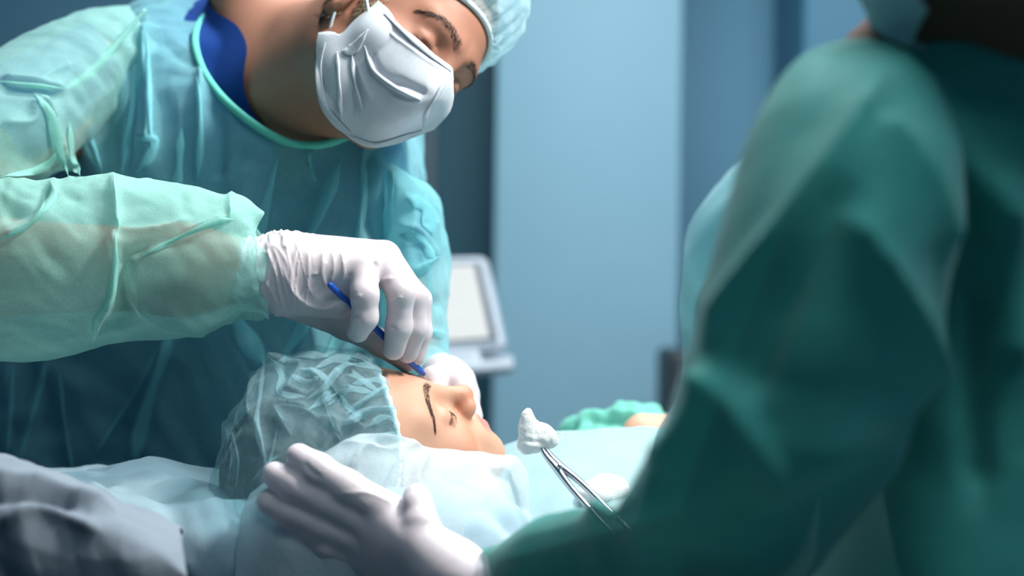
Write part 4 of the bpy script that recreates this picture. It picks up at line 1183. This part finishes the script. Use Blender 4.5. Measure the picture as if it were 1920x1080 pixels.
def gz(p):
    d = sd_ell(p, P(990, 806, 1.662), (0.0085, 0.008, 0.0195))
    d = smin(d, sd_ell(p, P(1022, 818, 1.664), (0.0135, 0.008, 0.0100), np.array([[0.8, 0, 0.6], [0, 1, 0], [-0.6, 0, 0.8]])), 0.006)
    d = smin(d, sd_ell(p, P(1000, 832, 1.664), (0.0125, 0.007, 0.0085)), 0.006)
    return smin(d, sd_ell(p, P(984, 838, 1.662), (0.0055, 0.006, 0.0050)), 0.006)
sw = thing('gauze_swab', P(1005, 845, 1.662), 'white folded gauze swab in the tips of the steel forceps', 'gauze')
sdf_obj('gauze', gz, P(1008, 812, 1.662), 0.04, 0.0011, M_white, sw, disp=lambda V: 0.0042 * crumple(V, 75, 121) + 0.001 * crumple(V, 190, 122), it=1)
V, F = tube([P(1040, 815, 1.662), P(1050, 812, 1.66), P(1058, 816, 1.66), P(1064, 812, 1.66)], 0.00035, 6, 24)
obj('thread', V, F, M_white, sw)
# a second swab lying on the drape
sdf_obj('gauze_swab', lambda p: smin(sd_ell(p, P(1142, 918, 1.70), (0.020, 0.018, 0.014)), sd_ell(p, P(1118, 926, 1.69), (0.016, 0.016, 0.011)), 0.01), P(1135, 922, 1.70), 0.05, 0.002,
        M_white, disp=lambda V: 0.008 * crumple(V, 35, 125), label='crumpled white swab lying on the drape behind the forceps', cat='gauze')

# ================================================================== ASSISTANT (foreground, right)
aroot = thing('person', (0.45, 1.3, 0), 'assistant in dark green gown seen from behind, out of focus in front', 'person')
M_gshade = mat_sheer('assistant_gown_nonwoven', rgba(82, 182, 170), see=0.12, trans=0.28, col2=rgba(66, 162, 152))  # same gown cloth, coloured darker for the unlit near side
FA = Frame(None, (-0.78, 0.60, -0.15), (-0.12, 0.0, 0.98), P(1622, -285, 1.24), 1.0)
SA, EA = P(1680, 190, 1.27), P(1400, 960, 1.17)
WA = P(880, 1105, 1.50)
SB, EB, WB = P(1600, 290, 1.40), P(1385, 580, 1.42), P(1235, 1030, 1.58)
def f_assist(p):
    d = head_sdf(FA.q(p)) * FA.s
    d = smin(d, sd_cap(p, FA.w((0, -0.03, -0.05)), P(1800, 130, 1.30), 0.055, 0.062), 0.03)
    d = smin(d, sd_ell(p, P(1890, 660, 1.36), (0.095, 0.10, 0.27)), 0.06)
    d = smin(d, sd_cap(p, P(1820, 230, 1.33), SA, 0.05, 0.045), 0.05)
    d = smin(d, sd_cap(p, P(1820, 240, 1.34), SB, 0.045, 0.032), 0.05)
    d = smin(d, sd_cap(p, SA, EA, 0.045, 0.040), 0.03)
    d = smin(d, sd_cap(p, EA + np.array([0, 0.02, -0.02]), WA + np.array([0.02, 0, 0]), 0.026, 0.022), 0.03)
    d = smin(d, sd_cap(p, SB, EB, 0.030, 0.025), 0.03)
    return smin(d, sd_cap(p, EB, WB, 0.026, 0.022), 0.03)
V, F, tone = body_mesh(f_assist, (-0.08, 1.05, 0.90), (0.62, 1.70, 1.78), 0.004, FA, lin((120, 80, 62)), lin((120, 70, 60)), lin((120, 75, 58)), 0.7, lin((25, 20, 18)))
obj('body', V, F, M_skin, aroot, tone=tone)
AG = [ring(1780, 62, 1.29, -120, 18, 0.075), ring(1800, 85, 1.30, -175, 10, 0.10), ring(1830, 150, 1.32, -300, 0, 0.13), ring(1870, 300, 1.33, -330, 0, 0.15), ring(1890, 560, 1.35, -340, 0, 0.16),
      ring(1890, 820, 1.36, -350, 0, 0.17), ring(1890, 1150, 1.34, -370, 0, 0.16), ring(1890, 2300, 1.33, -420, 0, 0.16)]
agl = [([(1700,130),(1760,230),(1840,340),(1900,440)], 16, 40, 'soft'), ([(1840,520),(1830,700),(1835,930)], -20, 26, 'soft'), ([(1880,300),(1890,500),(1900,700)], 14, 36, 'soft')]
agown = cloth('gown', np.array(AG), 130, 130, M_gshade, aroot, lines=agl, crum=((8, 0.016, 131),))
V, F = tube(np.concatenate([crom(np.array(AG[0]), 60, True), crom(np.array(AG[0]), 60, True)[:1]]), 0.006, 8, caps=False)
obj('neck_binding', V, F, M_trim, agown)
AS = [ring(1720, 120, 1.25, -60, -50, 0.08), ring(1645, 165, 1.20, -150, -60, 0.11), ring(1610, 270, 1.16, -200, -20, 0.12), ring(1580, 430, 1.13, -222, 0, 0.115), ring(1540, 610, 1.125, -228, 14, 0.11),
      ring(1480, 780, 1.13, -240, 20, 0.11), ring(1400, 940, 1.16, -245, 10, 0.105), ring(1280, 1060, 1.23, -150, -110, 0.09), ring(1130, 1085, 1.33, -40, -135, 0.065), ring(990, 1100, 1.42, -20, -105, 0.05), ring(915, 1112, 1.47, -12, -85, 0.043)]
asl = [([(1650,150),(1560,310),(1480,420),(1390,530),(1325,650)], 14, 26, 'sharp'), ([(1600,330),(1520,470),(1440,620),(1380,760)], -14, 40, 'soft'), ([(1570,380),(1660,520),(1740,680),(1780,850)], 16, 34, 'sharp'), ([(1640,230),(1720,330),(1780,470)], 14, 30, 'sharp'),
       ([(1340,700),(1300,790),(1230,880)], 12, 28, 'soft'), ([(1310,680),(1400,800),(1480,940)], 9, 24, 'soft')]
cloth('sleeve', np.array(AS), 170, 120, M_gshade, agown, lines=asl, crum=((9, 0.018, 141),), label='broad blurred sleeve of the near arm')
BS = [ring(1720, 190, 1.37, -60, -70, 0.08), ring(1600, 250, 1.40, -80, -70, 0.085), ring(1480, 340, 1.40, -80, -55, 0.085), ring(1392, 430, 1.41, -98, 0, 0.08), ring(1365, 560, 1.42, -84, 8, 0.075), ring(1350, 690, 1.45, -76, 6, 0.066), ring(1300, 850, 1.51, -74, 0, 0.058), ring(1245, 1000, 1.565, -70, -10, 0.05)]
cloth('sleeve', np.array(BS), 90, 70, M_gown, agown, crum=((12, 0.016, 151),), label='light green sleeve of the far arm, lit from behind')
# mask edge and dark hair at the top
MA = np.array([[FA.w(q) for q in r] for r in (
    [(-0.060, 0.072, -0.02), (-0.048, 0.085, -0.015), (-0.02, 0.105, -0.01), (0, 0.120, -0.008), (0.02, 0.105, -0.01), (0.055, 0.07, -0.015), (0.078, 0.0, -0.02)],
    [(-0.060, 0.072, -0.05), (-0.048, 0.088, -0.05), (-0.025, 0.115, -0.05), (0, 0.128, -0.05), (0.025, 0.115, -0.05), (0.058, 0.075, -0.05), (0.080, 0.0, -0.05)],
    [(-0.052, 0.062, -0.09), (-0.044, 0.075, -0.100), (-0.025, 0.098, -0.108), (0, 0.108, -0.110), (0.025, 0.098, -0.108), (0.052, 0.065, -0.100), (0.070, 0.0, -0.09)],
    [(-0.046, 0.052, -0.115), (-0.038, 0.06, -0.118), (-0.020, 0.075, -0.126), (0, 0.082, -0.128), (0.020, 0.075, -0.126), (0.045, 0.05, -0.118), (0.060, 0.01, -0.105)])])
amask = cloth('mask', MA, 40, 50, M_mask, aroot, closed=False, crum=((20, 0.004, 161),), solid=0.001, outside=(f_assist, 0.004))
for s in (-1, 1):
    for z in (-0.03, -0.085):
        V, F = tube([FA.w((s * 0.074, 0.006, z)), FA.w((s * 0.084, -0.02, 0.5 * z)), FA.w((s * 0.084, -0.03, -0.005))], 0.0016, 6, 12)
        obj('ear_loop', V, F, M_loop, amask)
def f_ahair(p):
    q = FA.q(p)
    d = sd_ell(q, (0, -0.014, 0.030), (0.083, 0.100, 0.095))
    d = smax(d, (q @ np.array([0, 0.80, -0.60], q.dtype)) - 0.015, 0.01)
    return smin(d, sd_ell(q, (0, -0.085, -0.055), (0.055, 0.035, 0.05)), 0.03) * FA.s
sdf_obj('hair', f_ahair, FA.O, 0.18, 0.004, M_hairblack, aroot, disp=lambda V: 0.004 * np.abs(np.sin(300 * (V @ np.array([0.6, 0.2, 0.7])) + 3 * vnoise(V, 20, 5))))
e = crom(np.array([(0, 0.085, 0.072), (0.045, 0.075, 0.066), (0.078, 0.035, 0.045), (0.088, -0.015, 0.03), (0.080, -0.065, 0.012), (0.045, -0.102, 0.0), (0, -0.110, -0.005), (-0.045, -0.102, 0.0), (-0.080, -0.065, 0.012), (-0.088, -0.015, 0.03), (-0.078, 0.035, 0.045), (-0.045, 0.075, 0.066)]), 24, True)
ec = e.mean(0)
rows = [e] + [ec + (e - ec) * sc_ + np.array([0, -0.3, 0.95]) * up for sc_, up in ((1.14, 0.02), (1.2, 0.05), (1.05, 0.085), (0.7, 0.105), (0.3, 0.112), (0.03, 0.113))]
cloth('cap', np.array([FA.w(r) for r in rows]), 70, 120, M_cap2, aroot, crum=((24, 0.012, 171),), extra=pleat(30, 0.010, 0.25, 173))
# near glove: fingers under the patient's head
palm = [(P(905, 1110, 1.475), P(850, 1085, 1.50), 0.027, 0.027), (P(850, 1080, 1.50), P(725, 968, 1.545), 0.022, 0.0165), (P(845, 1085, 1.505), P(705, 990, 1.550), 0.022, 0.0165),
        (P(840, 1090, 1.51), P(695, 1020, 1.555), 0.022, 0.016), (P(840, 1100, 1.515), P(690, 1048, 1.56), 0.021, 0.015), (P(850, 1070, 1.50), P(790, 1020, 1.515), 0.021, 0.017)]
fingers = [[(P(728, 962, 1.545), 0.0168), (P(648, 914, 1.548), 0.0145), (P(594, 880, 1.553), 0.0135), (P(560, 856, 1.562), 0.0112)],
           [(P(705, 990, 1.550), 0.0165), (P(620, 945, 1.552), 0.0145), (P(560, 915, 1.556), 0.0135), (P(516, 890, 1.564), 0.0112)],
           [(P(695, 1022, 1.555), 0.0160), (P(605, 985, 1.556), 0.0140), (P(548, 960, 1.560), 0.0130), (P(505, 940, 1.566), 0.0110)],
           [(P(690, 1050, 1.56), 0.0145), (P(612, 1022, 1.56), 0.0125), (P(568, 1005, 1.565), 0.0115), (P(535, 990, 1.57), 0.0100)],
           [(P(795, 1035, 1.512), 0.0175), (P(790, 985, 1.518), 0.0140), (P(783, 948, 1.530), 0.0120), (P(781, 932, 1.537), 0.0112)]]
glove('glove', palm, fingers, aroot, 0.0018, creases=[([(640,925),(690,925),(740,945)], 1.2, 4, 'sharp'), ([(600,895),(580,880),(572,868)], -1.2, 5, 'soft')])
# far glove on the forceps rings
palm = [(P(1262, 985, 1.59), P(1238, 1050, 1.60), 0.026, 0.026), (P(1238, 1050, 1.60), P(1205, 1085, 1.585), 0.022, 0.015), (P(1240, 1055, 1.60), P(1225, 1110, 1.59), 0.022, 0.015), (P(1245, 1060, 1.605), P(1240, 1120, 1.60), 0.021, 0.014)]
fingers = [[(P(1205, 1085, 1.585), 0.0145), (P(1185, 1110, 1.57), 0.0125), (P(1175, 1075, 1.585), 0.0115), (P(1178, 1045, 1.60), 0.0100)],
           [(P(1225, 1110, 1.59), 0.0145), (P(1210, 1140, 1.575), 0.0125), (P(1200, 1105, 1.59), 0.0115), (P(1204, 1075, 1.605), 0.0100)],
           [(P(1240, 1120, 1.60), 0.0140), (P(1232, 1150, 1.585), 0.0120), (P(1224, 1120, 1.60), 0.0110), (P(1226, 1090, 1.61), 0.0098)],
           [(P(1250, 1120, 1.61), 0.0120), (P(1246, 1145, 1.60), 0.0105), (P(1240, 1120, 1.61), 0.0100), (P(1240, 1100, 1.62), 0.009)],
           [(P(1225, 1045, 1.59), 0.0160), (P(1200, 1035, 1.585), 0.0130), (P(1178, 1028, 1.60), 0.0105)]]
glove('glove', palm, fingers, aroot, 0.0026)

# ================================================================== EQUIPMENT BEHIND
mt = thing('monitor', P(880, 700, 3.1) * [1, 1, 0], 'small tilted monitor with a white screen on a grey stand', 'monitor')
M_grey = mat_plain('grey_plastic', rgba(196, 202, 210), rough=0.45, nscale=60, var=0.03)
M_dgrey = mat_plain('dark_grey_plastic', rgba(95, 105, 118), rough=0.4, nscale=60)
def slab(quad, th, back=(0, 1, 0)):
    q = np.array(quad); n = np.cross(q[1] - q[0], q[3] - q[0]); n /= np.linalg.norm(n)
    if n[1] < 0: n = -n
    V = np.concatenate([q, q + n * th])
    return V, [(3, 2, 1, 0), (4, 5, 6, 7), (0, 1, 5, 4), (1, 2, 6, 5), (2, 3, 7, 6), (3, 0, 4, 7)], n
Q = [P(735, 480, 3.22), P(908, 477, 3.17), P(948, 652, 3.09), P(760, 668, 3.14)]
V, F, n = slab(Q, 0.028); obj('housing', V, F, M_grey, mt, smooth=False, bevel=0.012)
def bil(q, u, v): q = np.array(q); return (1 - v) * ((1 - u) * q[0] + u * q[1]) + v * ((1 - u) * q[3] + u * q[2])
V, F, _ = slab([bil(Q, u, v) - n * 0.0015 for u, v in ((0.09, 0.09), (0.945, 0.09), (0.945, 0.91), (0.09, 0.91))], 0.001); obj('bezel', V, F, M_dgrey, mt, smooth=False)
V, F, _ = slab([bil(Q, u, v) - n * 0.003 for u, v in ((0.12, 0.115), (0.875, 0.115), (0.875, 0.885), (0.12, 0.885))], 0.001)
t = NT('lit_screen'); e_ = t.n('ShaderNodeEmission', Strength=0.85)
t.l(t.mixcol(t.noise(25.0, 2.0), (0.95, 1.0, 1.0, 1), (0.86, 0.93, 0.94, 1)), e_.inputs[0]); t.l(e_.outputs[0], t.out.inputs[0])
obj('screen', V, F, t.m, mt, smooth=False)
V, F, _ = slab([P(800, 655, 3.12), P(895, 652, 3.10), P(905, 690, 3.08), P(800, 700, 3.10)], 0.03); obj('neck', V, F, M_grey, mt, smooth=False, bevel=0.006)
q = np.array([P(740, 692, 3.05), P(963, 676, 3.05), P(966, 700, 3.05), P(740, 720, 3.05)]); V, F = np.concatenate([q, q + [0, 0.2, 0.004]]), F; obj('tray', V, F, M_grey, mt, smooth=False, bevel=0.01)
c = P(800, 700, 3.15); V, F = box((c[0], 3.17, c[2] / 2 - 0.02), (0.06, 0.06, c[2] - 0.1)); obj('post', V, F, M_grey, mt, smooth=False, bevel=0.01)
V, F = box((c[0], 3.17, 0.05), (0.4, 0.4, 0.06)); obj('base', V, F, M_grey, mt, smooth=False, bevel=0.02)
# dark equipment trolley beyond the assistant
eq = thing('equipment_trolley', (xat(1310, 3.6), 3.7, 0), 'dark equipment trolley standing by the wall behind the assistant', 'trolley')
zt = P(1270, 660, 3.6)[2]
xl = xat(1256, 3.6)
V, F = box((xl + 0.16, 3.75, zt / 2 + 0.04), (0.32, 0.30, zt - 0.08)); obj('cabinet', V, F, mat_plain('charcoal_metal', rgba(45, 52, 60), rough=0.5), eq, smooth=False, bevel=0.01)
for sx in (-1, 1):
    for sy in (-1, 1):
        V, F = revolve((xl + 0.16 + sx * 0.12, 3.75 + sy * 0.11, 0.04), (1, 0, 0), [(0.03, -0.012), (0.04, -0.008), (0.04, 0.008), (0.03, 0.012)], 16)
        obj('castor', V, F, mat_plain('black_rubber', rgba(25, 25, 28), rough=0.7), eq)
for k in range(3):
    V, F = box((xl + 0.16, 3.597, 0.25 + k * 0.26), (0.27, 0.012, 0.23)); dr = obj('drawer', V, F, mat_plain('charcoal_front', rgba(60, 68, 76), rough=0.5), eq, smooth=False, bevel=0.004)
    V, F = box((xl + 0.16, 3.585, 0.32 + k * 0.26), (0.12, 0.012, 0.015)); obj('handle', V, F, M_steel, dr, smooth=False)
